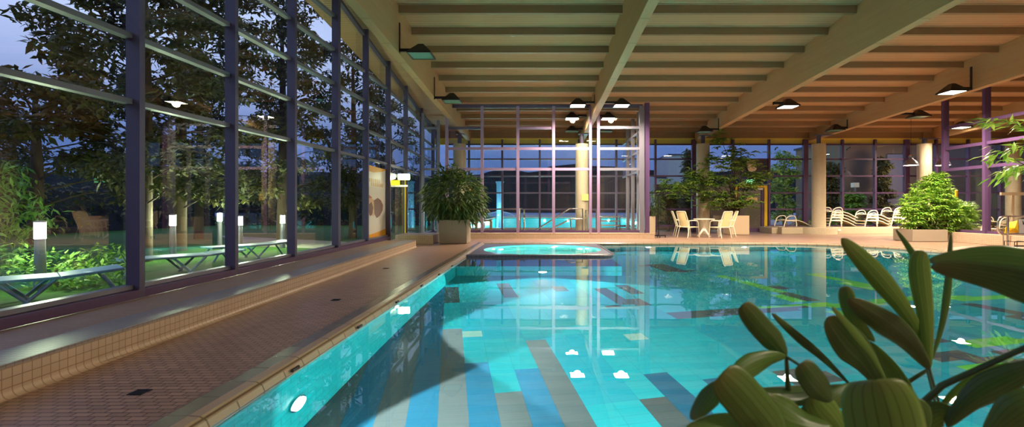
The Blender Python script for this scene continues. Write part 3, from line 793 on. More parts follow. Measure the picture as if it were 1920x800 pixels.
# side walls that close the hall
mb = MB(); mb.box(30, 30.2, -5.2, 23.4, 0, cz(-5)); tag(mb.build('wall_right', 'wall_cream'), 'cream side wall beyond the planting', 'wall', kind='structure')
mb = MB(); mb.box(-5.4, 30, -5.4, -5.2, 0, cz(-5)); tag(mb.build('wall_front', 'wall_cream'), 'cream wall behind the camera', 'wall', kind='structure')

# columns with steel heads under the beams
for px, l, Y in ((862, 'behind the glass partition beside the potted bush', 21.3), (1091, 'behind the glass partition with a yellow notice', 21.3), (1318, 'beside the table and chairs', 21.6), (1535, 'on the low plinth between the loungers', 21.5), (1733, 'behind the bright bush', 22.4), (1900, 'at the frame edge behind the railing', 22.4)):
    x = xat(px, Y); z = EYE + (HY - 270) / F * Y; R = .285
    t = thing('column', (x, Y, 0), 'round cream mosaic column ' + l, 'column', 'round hall columns', kind='thing')
    mb = MB(); mb.lathe([(R, 0.001), (R, z)], (x, Y, 0), 32); mb.build('shaft', 'column', t, True)
    bx = min((abs((p + q) / 2 - x), (p + q) / 2) for p, q in BX)[1]
    mb = MB(); mb.lathe([(.09, z), (.09, bb(Y) - .02)], (x, Y, 0), 16); mb.box(x - .16, x + .16, Y - .12, Y + .12, bb(Y) - .03, bb(Y) - .002); mb.box(min(x - .1, bx - .1), max(x + .1, bx + .1), Y - .1, Y + .1, bb(Y) - .028, bb(Y) - .004)
    mb.build('steel_head', 'mull', t)
    if 'yellow' in l:
        mb = MB(); mb.box(x - .03, x + .26, Y - R - .03, Y - R - .015, EYE + (HY - 376) / F * Y, EYE + (HY - 364) / F * Y); mb.build('notice', plain('yellow_notice', srgb(226, 196, 110), .6), t)
    if 'beside the potted' in l:
        mb = MB(); mb.box(x + .3, x + .62, Y - .2, Y - .18, EYE + (HY - 362) / F * Y, EYE + (HY - 348) / F * Y); mb.box(x + .2, x + .32, Y - .2, Y - .17, EYE + (HY - 356) / F * Y, EYE + (HY - 354) / F * Y); mb.build('notice', plain('tan_notice', srgb(206, 176, 130), .6), t)

# ------------------------------------------------------------------ glass partition on its ledge
GY = 18.25
gp = lambda px, Y=GY: xat(px, Y)
gz = lambda py, Y=GY: EYE + (HY - py) / F * Y
x0, x1 = gp(876), gp(1226)
o = thing('partition_ledge', (0, GY, 0), 'low beige tiled ledge under the big glass partition behind the whirlpool', 'ledge')
mb = MB(); mb.box(x0, x1, GY - .14, GY + .35, 0.001, .2); mb.mi[1] = 1; mb.build('ledge_body', ['beige_tile', 'beige_plain'], o)
mb = MB(); mb.box(x0, x1 + .004, GY - .146, GY - .10, .18, .206); mb.build('cap_strip', 'beige_plain', o, bevel=.008)
t = thing('glass_partition', (gp(1020), GY, .2), 'large glass partition with purple frames coloured as lit behind the whirlpool', 'partition', kind='thing')
px_l = gp(838)
for px in (838, 904, 971, 1038):
    mb = MB(); x = gp(px); mb.box(x - .055, x + .055, GY - .05, GY + .05, .2 if px > 876 else .001, gz(199)); mb.build('post', 'mull_lit', t)
for px in (1107, 1122):
    mb = MB(); x = gp(px); mb.box(x - .05, x + .05, GY - .06, GY + .04, .2, gz(199)); mb.build('post', 'mull_lit', t)
mb = MB(); x = gp(1203); mb.box(x - .09, x + .09, GY - .09, GY + .09, .2, gz(199)); mb.build('corner_post', 'steelgrey', t)
mb = MB(); x = gp(1213); mb.box(x - .08, x + .09, GY - .05, GY + .12, .2, gz(193)); mb.build('corner_post', 'mull_violet', t)
def rail(pa, pb, py, mat='mull_lit', h=.05):
    mb = MB(); mb.box(gp(pa), gp(pb), GY - .03, GY + .03, gz(py) - h, gz(py) + h); mb.build('rail', mat, t)
rail(838, 1107, 199, 'mull', .07); rail(1122, 1205, 199, 'mull', .07)
for py in (278.5, 317): rail(838, 1107, py); rail(1122, 1205, py, 'steelgrey')
rail(838, 904, 240, 'mull'); rail(971, 1034, 240); rail(1122, 1205, 239, 'steelgrey')
rail(838, 1213, 433.5, 'mull_violet', .04)
mb = MB()
for a, b in ((838, 1107), (1122, 1203)): mb.quad((gp(a), GY, gz(199)), (gp(a), GY, .21), (gp(b), GY, .21), (gp(b), GY, gz(199)))
xs = gp(1209)
mb.quad((xs, GY, gz(199)), (xs, GY, .05), (xs, BY - .2, .05), (xs, BY - .2, gz(199)))
mb.build('pane', 'glass_thin', t)
for Y in (19.4, 20.6, 21.8):                    # the side running back to the windows
    mb = MB(); mb.box(xs - .07, xs + .07, Y - .05, Y + .05, .05, gz(199)); mb.build('side_post', 'steelgrey', t)
mb = MB()
for z in (gz(278.5), gz(317), gz(240), .12): mb.box(xs - .04, xs + .04, GY + .05, BY - .2, z - .04, z + .04)
mb.build('side_rail', 'steelgrey', t)
# second glazed screen between window wall and partition
t = thing('side_screen', (gp(800, 18.6), 18.6, 0), 'narrow grey framed glass screen between the window wall and the partition', 'partition', kind='thing')
ys = 18.6; zz = lambda py: EYE + (HY - py) / F * ys
for px in (793, 822):
    mb = MB(); x = xat(px, ys); mb.box(x - .05, x + .05, ys - .05, ys + .05, .001, zz(225 if px > 800 else 212)); mb.build('post', 'steelgrey', t)
for py in (240, 279, 317):
    mb = MB(); mb.box(xat(793, ys), xat(822, ys), ys - .03, ys + .03, zz(py) - .04, zz(py) + .04); mb.build('rail', 'steelgrey', t)
mb = MB(); mb.quad((xat(793, ys), ys, zz(225)), (xat(793, ys), ys, .05), (xat(822, ys), ys, .05), (xat(822, ys), ys, zz(225))); mb.build('pane', 'glass_thin', t)
# low tiled block before it
mb = MB(); mb.box(-4.65, -3.43, 15.45, 16.7, 0.001, .29)
tag(mb.build('tiled_block', 'beige_tile', bevel=.01), 'low beige tiled block between the window wall and the potted bush', 'plinth')

# things behind the partition
def handrail(pts, label, posts=(), r=.028):
    t = thing('handrail', tuple(Vector((pts[0][0][0], pts[0][0][1], 0))), label, 'handrail', 'steel handrails behind the partition')
    for k, p in enumerate(pts):
        mb = MB(); mb.tube(p, r, 10); mb.build('rail', 'chrome', t, True)
    for p in posts:
        mb = MB(); mb.tube([(p[0], p[1], 0.001), p], r, 10); mb.build('post', 'chrome', t, True)
    return t
A = lambda px, py, Y: tuple(at(px, py, Y))
handrail([[A(1003, 432, 20.2), A(1068, 391, 20.2), A(1092, 391, 20.2), A(1092, 437, 20.2)], [A(1028, 432, 20.2), A(1070, 410, 20.2), A(1092, 410, 20.2)]], 'sloping double steel handrail in front of the column with the yellow notice', [A(1070, 410, 20.2)])
handrail([[A(1098, 434, 20.6), A(1098, 394, 20.6), A(1118, 394, 20.6), A(1118, 434, 20.6)]], 'short steel hoop rail beside the column with the yellow notice')
handrail([[A(1125, 406, 21.0), A(1162, 406, 21.0), A(1162, 434, 21.0)], [A(1125, 414, 21.0), A(1162, 414, 21.0)], [A(1125, 422, 21.0), A(1162, 422, 21.0)]], 'steel guard rail with three bars in the right part of the partition', [A(1126, 406, 21.0)])
handrail([[A(908, 434, 21.2), A(908, 392, 21.2), A(980, 391, 21.2)]], 'level steel rail running behind the potted bush to the tall post', [A(975, 391, 21.2)])
handrail([[A(983, 436, 20.4), A(983, 392, 20.4)], [A(975, 436, 20.5), A(975, 396, 20.5)]], 'pair of upright steel gate posts in the middle of the partition', r=.04)
t = thing('bench', A(905, 436, 19.6), 'small pale wooden bench behind the partition beside the potted bush', 'bench')
Yb = 19.6; bx0, bx1 = xat(892, Yb), xat(922, Yb); zb = EYE + (HY - 412) / F * Yb
mb = MB(); mb.box(bx0, bx1, Yb - .2, Yb + .2, zb - .06, zb); mb.build('seat', 'purlin', t, bevel=.01)
for x in (bx0 + .03, bx1 - .03):
    for y in (Yb - .16, Yb + .16):
        mb = MB(); mb.box(x - .03, x + .03, y - .03, y + .03, 0.001, zb - .06); mb.build('leg', 'purlin', t)

# ------------------------------------------------------------------ right: plinth, screen and ledge
plx = [(xat(1442, 21.4), 22.4, 'short darker step'), ]
t = thing('lounger_plinth', (18, 22.2, 0), 'low cream tiled plinth carrying the stacked loungers along the back windows', 'plinth')
mb = MB(); mb.box(xat(1466, 21.4), 29.5, 21.4, BY - .17, 0.001, .295); mb.mi[1] = 1; mb.build('plinth_body', ['column', 'beige_plain'], t, bevel=.012)
mb = MB(); mb.box(xat(1444, 21.9), xat(1466, 21.4), 21.75, BY - .21, 0.001, .27); mb.build('plinth_return', 'column', t, bevel=.012)
mb = MB(); x = xat(1535, 21.5); mb.lathe([(.8, 0.001), (.8, .285), (.79, .296), (.0, .296)], (x, 21.65, 0), 40); mb.build('round_base', 'column', t, True)
mb = MB(); mb.box(xat(1571, 21.39), xat(1571, 21.39) + .14, 21.385, 21.4, .13, .21); mb.build('socket', 'white', t)
t = thing('lounger_screen', (14.4, 16.5, .3), 'purple framed glass screen on a tiled ledge beside the bright bush', 'partition', kind='thing')
sx = 14.4
ys_ = [17.05, 15.47, 13.9, 12.3]
for y in ys_:
    mb = MB(); mb.box(sx - .1, sx + .1, y - .05, y + .05, .33, cz(y) - .0); mb.build('post', 'mull_violet', t)
for z in (2.5, 3.25, 3.98, .37):
    mb = MB(); mb.box(sx - .035, sx + .035, ys_[-1], ys_[0], z - .05, z + .05); mb.build('rail', 'mull_violet', t)
mb = MB(); mb.quad((sx, ys_[-1], .35), (sx, ys_[-1], 5.2), (sx, ys_[0], 5.2), (sx, ys_[0], .35)); mb.build('pane', 'glass_thin', t)
mb = MB(); mb.box(sx - .28, sx + .25, 11.5, 17.3, 0.001, .33); mb.mi[1] = 1
o = mb.build('screen_ledge', ['beige_tile', 'beige_plain'], bevel=.01); tag(o, 'beige tiled ledge under the purple framed glass screen', 'ledge')

# ------------------------------------------------------------------ furniture
def arm_chair(x, y, face, label, first=[None]):
    if first[0] is None:
        t = thing('garden_chair', (0, 0, 0), label, 'chair', 'white armchairs round the table'); first[0] = t; local(t)
        fr = MB(); r = .016
        for s in (-1, 1):                         # local +x = facing direction
            f_leg = MB(); f_leg.tube([(.30, s * .27, 0), (.26, s * .265, .42), (.24, s * .265, .60), (.19, s * .265, .655), (.10, s * .265, .665)], r, 8); f_leg.build('front_leg', 'white_tube', t, True)
            b_leg = MB(); b_leg.tube([(-.32, s * .27, 0), (-.22, s * .25, .42), (-.20, s * .25, .46)], r, 8); b_leg.build('rear_leg', 'white_tube', t, True)
            ar = MB(); ar.tube([(.12, s * .265, .667), (-.05, s * .265, .672), (-.29, s * .25, .66)], .02, 8); ar.build('armrest', 'white_tube', t, True)
        fr.tube([(.27, -.265, .41), (.27, .265, .41)], r, 8); fr.tube([(-.22, -.25, .41), (-.22, .25, .41)], r, 8)
        for s in (-1, 1): fr.tube([(.27, s * .25, .415), (-.22, s * .25, .40)], r, 8)
        fr.build('seat_frame', 'white_tube', t, True)
        bk = MB(); bk.tube([(-.20, -.25, .40), (-.30, -.25, .72), (-.40, -.235, 1.0), (-.41, -.21, 1.02), (-.41, .21, 1.02), (-.40, .235, 1.0), (-.30, .25, .72), (-.20, .25, .40)], .018, 8); bk = bk.build('back_frame', 'white_tube', t, True)
        se = MB(); se.hexa([(.26, -.24, .415), (.26, .24, .415), (-.2, .24, .395), (-.2, -.24, .395), (.26, -.24, .425), (.26, .24, .425), (-.2, .24, .405), (-.2, -.24, .405)]); se.build('seat', 'sling', t)
        bs = MB(); bs.hexa([(-.21, -.2, .44), (-.205, -.2, .44), (-.205, .2, .44), (-.21, .2, .44), (-.405, -.19, 1.0), (-.398, -.19, 1.0), (-.398, .19, 1.0), (-.405, .19, 1.0)]); bs.build('backrest', 'sling', bk)
    else:
        t = copy_tree(first[0]); t['label'] = label
    t.location = (x, y, 0); t.rotation_euler = (0, 0, face); return t
arm_chair(xat(1291, 18.9), 18.9, math.radians(28), 'white armchair left of the table, nearer the pool, seen from behind its yellow back')
arm_chair(xat(1279, 19.9), 19.9, math.radians(-8), 'white armchair left of the table, half hidden behind the nearer one')
arm_chair(xat(1350, 18.6), 18.6, math.radians(118), 'white armchair right of the table with its back turned to the pool')
arm_chair(xat(1362, 19.6), 19.6, math.radians(170), 'white armchair right of the table, between the table and the big beige planter')
tx, ty = xat(1320, 19.2), 19.2
t = thing('round_table', (tx, ty, 0), 'round white pedestal table between the armchairs', 'table')
mb = MB(); mb.lathe([(0, .69), (.38, .69), (.41, .70), (.41, .72), (.40, .73), (0, .73)], (tx, ty, 0), 36); mb.build('table_top', 'table_top', t, True)
mb = MB(); mb.lathe([(.09, .25), (.055, .4), (.05, .6), (.12, .69)], (tx, ty, 0), 16); mb.build('pedestal', 'table_top', t, True)
for a in range(4):
    q = a * PI / 2 + .5; c, s = math.cos(q), math.sin(q)
    mb = MB(); mb.tube([(tx + c * .05, ty + s * .05, .3), (tx + c * .16, ty + s * .16, .18), (tx + c * .30, ty + s * .30, .03), (tx + c * .34, ty + s * .34, .02)], [.04, .035, .03, .02], 8); mb.build('foot', 'table_top', t, True)
# black floor stand
sx_, sy_ = xat(1235, 18.7), 18.7
t = thing('pole_stand', (sx_, sy_, 0), 'thin black pole stand on a low wheeled foot beside the partition corner', 'stand')
mb = MB(); mb.tube([(sx_, sy_, .07), (sx_, sy_, 1.62)], .018, 10); mb.build('pole', 'black', t, True)
mb = MB(); mb.bar((sx_ - .26, sy_, .08), (sx_ + .28, sy_, .08), .05, .04); mb.bar((sx_ + .0, sy_ - .2, .08), (sx_, sy_ + .2, .08), .05, .04); mb.build('foot_bar', 'black', t)
for dx_, dy in ((-.25, 0), (.26, 0), (0, -.19), (0, .19)):
    mb = MB(); mb.disc((sx_ + dx_ - .012, sy_ + dy, .032), .03, (1, 0, 0), 14, .024); mb.build('caster', 'black', t, True)
mb = MB(); mb.box(sx_ - .12, sx_ + .12, sy_ - .015, sy_ + .015, 1.62, 1.66); mb.build('top_plate', 'black', t)

# stacking loungers: two bent side frames, joined by a floor bar, sling running down to the foot
def make_lounger():
    t = local(thing('lounger', (0, 0, 0), '', 'lounger', 'stacked loungers on the plinth')); r = .022
    for s in (-1, 1):
        mb = MB()
        mb.tube([(-.33, s * .33, .02), (-.31, s * .33, .12), (-.26, s * .33, .27), (-.23, s * .33, .36), (-.17, s * .33, .43), (-.06, s * .33, .49), (.08, s * .33, .51), (.19, s * .33, .50), (.25, s * .33, .45), (.28, s * .33, .34), (.31, s * .33, .02)], r, 8)
        mb.build('side_frame', 'white_tube', t, True)
        mb = MB(); mb.tube([(-.25, s * .33, .29), (.0, s * .33, .28), (.29, s * .33, .27)], r * .9, 8); mb.build('seat_rail', 'white_tube', t, True)
    mb = MB(); mb.tube([(-.33, -.33, .02), (-.345, -.27, .02), (-.345, .27, .02), (-.33, .33, .02)], r, 8); mb.build('floor_bar', 'white_tube', t, True)
    mb = MB(); mb.tube([(-.22, -.31, .30), (.30, -.31, .32), (.62, -.31, .24), (1.10, -.31, .02), (1.12, -.27, .02), (1.12, .27, .02), (1.10, .31, .02), (.62, .31, .24), (.30, .31, .32), (-.22, .31, .30)], .018, 8); sf_ = mb.build('sling_frame', 'white_tube', t, True)
    pr = [(-.22, .305), (.05, .285), (.30, .322), (.62, .243), (1.08, .03)]
    mb = MB(); vs = []
    for x, z in pr: vs += [(x, -.30, z), (x, .30, z), (x, -.30, z + .008), (x, .30, z + .008)]
    fs = []
    for i in range(len(pr) - 1):
        a, b = i * 4, i * 4 + 4
        fs += [(a, a + 1, b + 1, b), (a + 2, b + 2, b + 3, a + 3), (a, b, b + 2, a + 2), (a + 1, a + 3, b + 3, b + 1)]
    mb.add(vs, fs); mb.build('sling', 'sling_tan', sf_, True)
    return t
LP = None
def stack(px, n, Y, where, zs=.296, gap=.125, rot=10, tight=0):
    global LP
    for k in range(n):
        if LP is None: LP = o = make_lounger()
        else: o = copy_tree(LP)
        o.location = (xat(px, Y) + .02 * k, Y - .01 * k, zs + gap * k); o.rotation_euler = (0, 0, math.radians(rot))
        if n == 1: o['label'] = 'cream tube lounger ' + where
        else: o['label'] = 'cream lounger %s, %s' % (where, 'bottom of stack' if k == 0 else 'top of stack' if k == n - 1 else ORD[k] + ' up in stack')
stack(1473, 1, 22.0, 'standing alone on the plinth end beside the yellow framed door')
stack(1556, 4, 22.2, 'just right of the plinth column')
stack(1622, 3, 22.1, 'in the low stack in the middle of the plinth')
stack(1670, 4, 22.25, 'next to the bright bush')
stack(1866, 3, 20.6, 'behind the purple glass screen near the railing', zs=0.001)
stack(1720, 3, 22.3, 'behind the bright bush')

# railing with signs by the pool, right
Yr = 13.9; tZ = lambda py: EYE + (HY - py) / F * Yr; rx = lambda px: xat(px, Yr)
t = thing('pool_railing', (rx(1890), Yr, 0), 'chrome pool railing with a rounded end beside the purple glass screen', 'railing')
mb = MB(); mb.tube([(rx(2000), Yr, tZ(405.5)), (rx(1880), Yr, tZ(405.5)), (rx(1874), Yr, tZ(408)), (rx(1871), Yr, tZ(414)), (rx(1870.5), Yr, tZ(430)), (rx(1873), Yr, tZ(436)), (rx(1879), Yr, tZ(439)), (rx(2000), Yr, tZ(439))], .026, 10); mb.build('rail_loop', 'chrome', t, True)
for px in (1889.5, 1960):
    mb = MB(); mb.tube([(rx(px), Yr, 0.001), (rx(px), Yr, tZ(405.5))], .03, 10); mb.build('post', 'chrome', t, True)
    mb = MB(); mb.lathe([(.07, 0.001), (.07, .015), (.03, .02)], (rx(px), Yr, 0), 16); mb.build('foot_plate', 'chrome', t)
Yq = Yr + .0
t = thing('notice_board', (rx(1935), Yr - .045, tZ(438)), 'grey notice board starting with a W hung on the chrome railing', 'sign')
mb = MB(); mb.box(rx(1908), rx(1975), Yr - .06, Yr - .035, tZ(437), tZ(411)); mb.build('board', 'grey_sign', t, bevel=.005)
wxx, wz = rx(1913.5), tZ(421); mb = MB(); hgt = .115; wd = .04
pts = [(0, hgt), (wd * .55, 0), (wd * 1.1, hgt * .85), (wd * 1.65, 0), (wd * 2.2, hgt)]
for a, b in zip(pts[:-1], pts[1:]): mb.bar((wxx + a[0], Yr - .063, wz + a[1]), (wxx + b[0], Yr - .063, wz + b[1]), .016, .006, (0, 1, 0))
mb.build('letter', 'black', t)
t = thing('caution_sign', (rx(1900), Yr + .5, 0), 'yellow folding plastic sheet leaning behind the chrome railing', 'folding sign')
Yc = Yr + .5; cZ = lambda py: EYE + (HY - py) / F * Yc; cx = lambda px: xat(px, Yc)
mb = MB()
mb.add([(cx(1884), Yc, cZ(437)), (cx(1886), Yc, cZ(426)), (cx(1897), Yc + .1, cZ(417)), (cx(1908), Yc, cZ(413)), (cx(1912), Yc, cZ(436)), (cx(1899), Yc - .06, cZ(427)), (cx(1890), Yc - .03, cZ(433))],
       [(0, 6, 1), (1, 6, 5, 2), (2, 5, 3), (3, 5, 4), (0, 4, 5, 6)])
y_ = mb.build('yellow_sheet', 'yellow', t); md = y_.modifiers.new('s', 'SOLIDIFY'); md.thickness = .02
mb = MB(); mb.tube([(cx(1886), Yc + .08, 0.001), (cx(1886), Yc + .08, cZ(425))], .015, 8); mb.tube([(cx(1909), Yc + .08, 0.001), (cx(1909), Yc + .08, cZ(414))], .015, 8); mb.build('support', 'chrome', t)
t = thing('step_handle', (rx(1895), Yr - .3, 0), 'low pair of dark handles at the foot of the chrome railing', 'handle')
for px in (1883, 1907):
    mb = MB(); mb.tube([(rx(px), Yr - .3, 0.001), (rx(px), Yr - .3, .2), (rx(px), Yr + .0, .2), (rx(px), Yr + .0, .01)], .012, 8); mb.build('hoop', 'black', t, True)
mb = MB(); mb.tube([(rx(1883), Yr - .3, .2), (rx(1907), Yr - .3, .2)], .012, 8); mb.tube([(rx(1883), Yr - .3, .08), (rx(1907), Yr - .3, .08)], .02, 8); mb.build('crossbar', 'black', t, True)
# pale board in the room behind
Yw = 20.8; mb = MB(); xs0 = xat(1876, Yw)
t = thing('wall_board', (xs0 + 1, Yw, 0), 'long pale wooden board on posts behind the purple glass screen', 'board')
mb.box(xs0, xs0 + 2.6, Yw - .04, Yw + .04, EYE + (HY - 366) / F * Yw, EYE + (HY - 360.5) / F * Yw); mb.build('board', 'planter_beige', t)
for x in (xs0 + .6, xs0 + 2.2):
    mb = MB(); mb.box(x - .04, x + .04, Yw + .04, Yw + .1, 0.001, EYE + (HY - 361) / F * Yw); mb.build('post', 'planter_beige', t)
# bell pendants
for px, l in ((1708, 'above the bright bush, hanging free'), (1768, 'half hidden by the purple screen post')):
    Yp = 20.0; p = at(px, 310, Yp)
    t = thing('pendant_lamp', tuple(p), 'small bell shaped metal pendant lamp ' + l, 'pendant lamp', 'bell pendants over the planting')
    mb = MB(); mb.lathe([(.27, 0), (.26, .05), (.2, .17), (.10, .25), (.06, .30), (.0, .31)], tuple(p), 24, cap=False); mb.build('bell', 'steelgrey', t, True)
    mb = MB(); mb.lathe([(0, .01), (.24, .01), (.25, .03), (0, .03)], tuple(p), 24); mb.build('diffuser', 'lamp_on', t, True)
    mb = MB(); mb.lathe([(.05, .30), (.09, .34), (.09, .40), (.04, .45), (0, .46)], tuple(p), 16); mb.build('lamp_cap', 'chrome', t, True)
    mb = MB(); mb.tube([(p.x, p.y, p.z + .45), (p.x, p.y, cz(p.y))], .006, 6); mb.build('cord', 'black', t)
    light('SPOT', 'pendant_light', (p.x, p.y, p.z - .02), t, 500, (1, .84, .62), rot=(0, 0, -1), spot_size=math.radians(130), spot_blend=.5, shadow_soft_size=.1)
# drains in the deck
for px, py, r, l in ((262, 735, .045, 'closest to the camera'), (630, 562, .05, 'halfway along the side deck'), (724, 503, .055, 'near the end of the tiled ledge')):
    p = fl(px, py); mb = MB(); mb.box(p.x - r, p.x + r, p.y - r, p.y + r, .0005, .004)
    o = mb.build('floor_drain', 'black'); tag(o, 'square dark drain grate in the brown deck, ' + l, 'drain', 'deck drains')
    mb = MB()
    for q in range(4): mb.box(p.x - r * .85, p.x + r * .85, p.y - r * .8 + q * r * .45, p.y - r * .8 + q * r * .45 + r * .2, .004, .007)
    mb.build('grate', 'black', o)

# ------------------------------------------------------------------ planters and plants in the hall
def planter(x0, x1, y0, y1, h, mat, t):
    w = .05; mb = MB()
    mb.box(x0, x1, y0, y0 + w, .02, h); mb.box(x0, x1, y1 - w, y1, .02, h); mb.box(x0, x0 + w, y0 + w, y1 - w, .02, h); mb.box(x1 - w, x1, y0 + w, y1 - w, .02, h)
    mb.box(x0 + .04, x1 - .04, y0 + .04, y1 - .04, 0.001, .04)
    mb.build('planter_box', mat, t)
    mb = MB(); mb.box(x0 + w - .005, x1 - w + .005, y0 + w - .005, y1 - w + .005, h - .12, h - .05); mb.build('soil', 'soil', t)
rng = random.Random(3)
# bush left of the partition
Y = 15.4; x0, x1 = xat(823, Y), xat(875, Y)
t = thing('potted_bush', ((x0 + x1) / 2, Y + .4, 0), 'dense dark green bush in a square speckled planter by the pool corner', 'potted plant')
planter(x0, x1, Y, Y + .88, .77, 'planter', t)
c = Vector(((x0 + x1) / 2 - .04, Y + .45, 1.55)); mb = MB()
for s in range(5):
    a = s * 1.3; mb.tube([(c.x + .1 * math.cos(a), c.y + .1 * math.sin(a), .66), (c.x + .2 * math.cos(a), c.y + .2 * math.sin(a), 1.1), (c.x + .5 * math.cos(a), c.y + .5 * math.sin(a), 1.8)], [.03, .025, .012], 6)
mb.build('stem', 'trunk', t, True)
mb = MB(); o_ = lambda p: (p - c).normalized()
pts = blob((c.x, c.y, 1.58), (1.0, .9, .76), 1900, rng, .5) + blob((c.x - .1, c.y, 2.05), (.45, .45, .4), 350, rng) + blob((c.x + .35, c.y - .1, 1.1), (.7, .6, .38), 450, rng) + blob((c.x - .3, c.y, 1.15), (.6, .6, .4), 350, rng)
pts += [Vector((c.x - .15 + rng.gauss(0, .12), c.y + rng.gauss(0, .12), rng.uniform(2.1, 2.55))) for _ in range(60)]
leaves(mb, pts, .28, rng, .75, .2, o_); mb.build('foliage', 'leaf_dark', t)
# tall plant behind the table
Y = 20.6; x0, x1 = xat(1369, Y), xat(1405, Y); xm_ = (x0 + x1) / 2
t = thing('tall_plant', (xm_, Y + .4, 0), 'tall spreading tree plant in a square beige planter beside the table', 'potted plant')
planter(x0, x1, Y, Y + .82, .83, 'planter_beige', t)
mb = MB(); tips = []
for s, (px, py) in enumerate(((1352, 262), (1322, 330), (1300, 330), (1255, 345), (1262, 362), (1290, 352), (1398, 300), (1412, 330), (1340, 300), (1372, 340), (1405, 372), (1350, 370), (1325, 365), (1380, 285), (1365, 310), (1385, 380), (1345, 340), (1432, 332), (1310, 340), (1335, 385), (1400, 350))):
    tip = at(px, py, Y + .22 + rng.uniform(-.4, .3)); b0 = Vector((xm_ - .05 + rng.uniform(-.12, .12), Y + .4 + rng.uniform(-.12, .12), .75))
    m1 = Vector((b0.x * .75 + tip.x * .25, b0.y * .7 + tip.y * .3, b0.z + (tip.z - b0.z) * .55))
    mb.tube([b0, m1, (m1 + tip) / 2 + Vector((0, 0, .12)), tip], [.035, .025, .015, .008], 6); tips.append((tip, m1))
mb.build('stem', 'trunk', t, True)
mb = MB()
for tip, m1 in tips:
    d = (tip - m1).normalized()
    for _ in range(24):
        p = tip + Vector((rng.gauss(0, .26), rng.gauss(0, .26), rng.gauss(0, .15)))
        palmate(mb, p, (d.x + rng.gauss(0, .6), d.y + rng.gauss(0, .6), rng.uniform(-.1, .3)), .27, rng, 7)
    for q in range(3):
        p = m1.lerp(tip, rng.uniform(.45, .9)); palmate(mb, p + Vector((rng.gauss(0, .15), rng.gauss(0, .15), rng.gauss(0, .1))), (rng.gauss(0, 1), rng.gauss(0, 1), .1), .27, rng, 7)
mb.build('foliage', 'leaf_mid', t)
# planter just behind the partition corner
Y = 20.4; x0, x1 = xat(1216, Y), xat(1229, Y)
t = thing('small_planter', ((x0 + x1) / 2, Y + .4, 0), 'beige planter with dark leafy plant tucked behind the partition corner post', 'potted plant')
planter(x0 - .25, x1, Y, Y + .6, .8, 'planter_beige', t)
c = Vector((x1 - .1, Y + .3, 1.3)); mb = MB(); leaves(mb, blob(tuple(c), (.5, .4, .55), 420, rng, .2), .22, rng, .5, .25, lambda p: (p - c).normalized()); mb.build('foliage', 'leaf_dark', t)
mb = MB(); mb.tube([(c.x - .1, c.y, .7), (c.x, c.y, 1.4)], .025, 6); mb.build('stem', 'trunk', t, True)
# bright bush
Y = 16.35; x0, x1 = xat(1711, Y), xat(1777, Y)
t = thing('bright_bush', ((x0 + x1) / 2, Y + .5, 0), 'bright lit green bush in a low grey trough at the corner of the purple screen', 'potted plant')
planter(x0, x1, Y, Y + .9, .42, 'planter', t)
mb = MB(); c = Vector((xat(1750, Y), Y + .45, 1.3)); bc = []
for px, py, r in ((1748, 345, .35), (1728, 362, .4), (1765, 362, .4), (1712, 388, .42), (1745, 385, .5), (1775, 395, .45), (1707, 410, .38), (1735, 412, .5), (1768, 418, .5), (1800, 400, .35), (1812, 418, .38), (1760, 338, .25), (1722, 425, .35)):
    bc.append((at(px, py, Y + .3 + rng.uniform(-.1, .4)), r))
st = MB()
for p, r in bc:
    st.tube([(c.x + rng.uniform(-.3, .3), c.y, .36), (c.x * .5 + p.x * .5, c.y, .8), tuple(p)], [.025, .02, .01], 6)
    for _ in range(int(95 * r / .4)):
        v = Vector((rng.gauss(0, 1), rng.gauss(0, 1), rng.gauss(0, 1))).normalized(); q = p + v * r * (rng.uniform(.2, 1) ** .5)
        q.y = min(q.y, 17.2)
        palmate(mb, q, (v.x, v.y - .2, v.z * .4 + .1), .2, rng, 6)
st.build('stem', 'trunk', t, True); mb.build('foliage', 'leaf_lit', t)
# second bush behind the glass screen
t = thing('screen_bush', (15.9, 18.3, 0), 'green bush behind the purple glass screen next to the bright one', 'potted plant')
planter(15.3, 16.5, 18.0, 18.7, .42, 'planter', t)
mb = MB(); c = Vector((15.9, 18.35, .9)); 
for _ in range(330):
    v = Vector((rng.gauss(0, 1), rng.gauss(0, 1), rng.gauss(0, .8))).normalized(); palmate(mb, c + Vector((v.x * .9, v.y * .5, v.z * .5 + .05)) * rng.uniform(.4, 1), v, .22, rng, 6)
mb.build('foliage', 'leaf_mid', t)
mb = MB(); mb.tube([(15.9, 18.35, .3), (15.9, 18.35, 1.0)], .03, 6); mb.build('stem', 'trunk', t, True)
t = thing('yellow_post', (xat(1793, 19.5), 19.5, 0), 'slim yellow post behind the purple glass screen', 'post')
mb = MB(); mb.tube([(xat(1793, 19.5), 19.5, 0.001), (xat(1793, 19.5), 19.5, 1.85)], .05, 10); mb.build('shaft', 'yellow', t, True)
mb = MB(); mb.lathe([(.055, 1.85), (.06, 1.87), (0, 1.9)], (xat(1793, 19.5), 19.5, 0), 12); mb.build('post_cap', 'yellow', t, True)
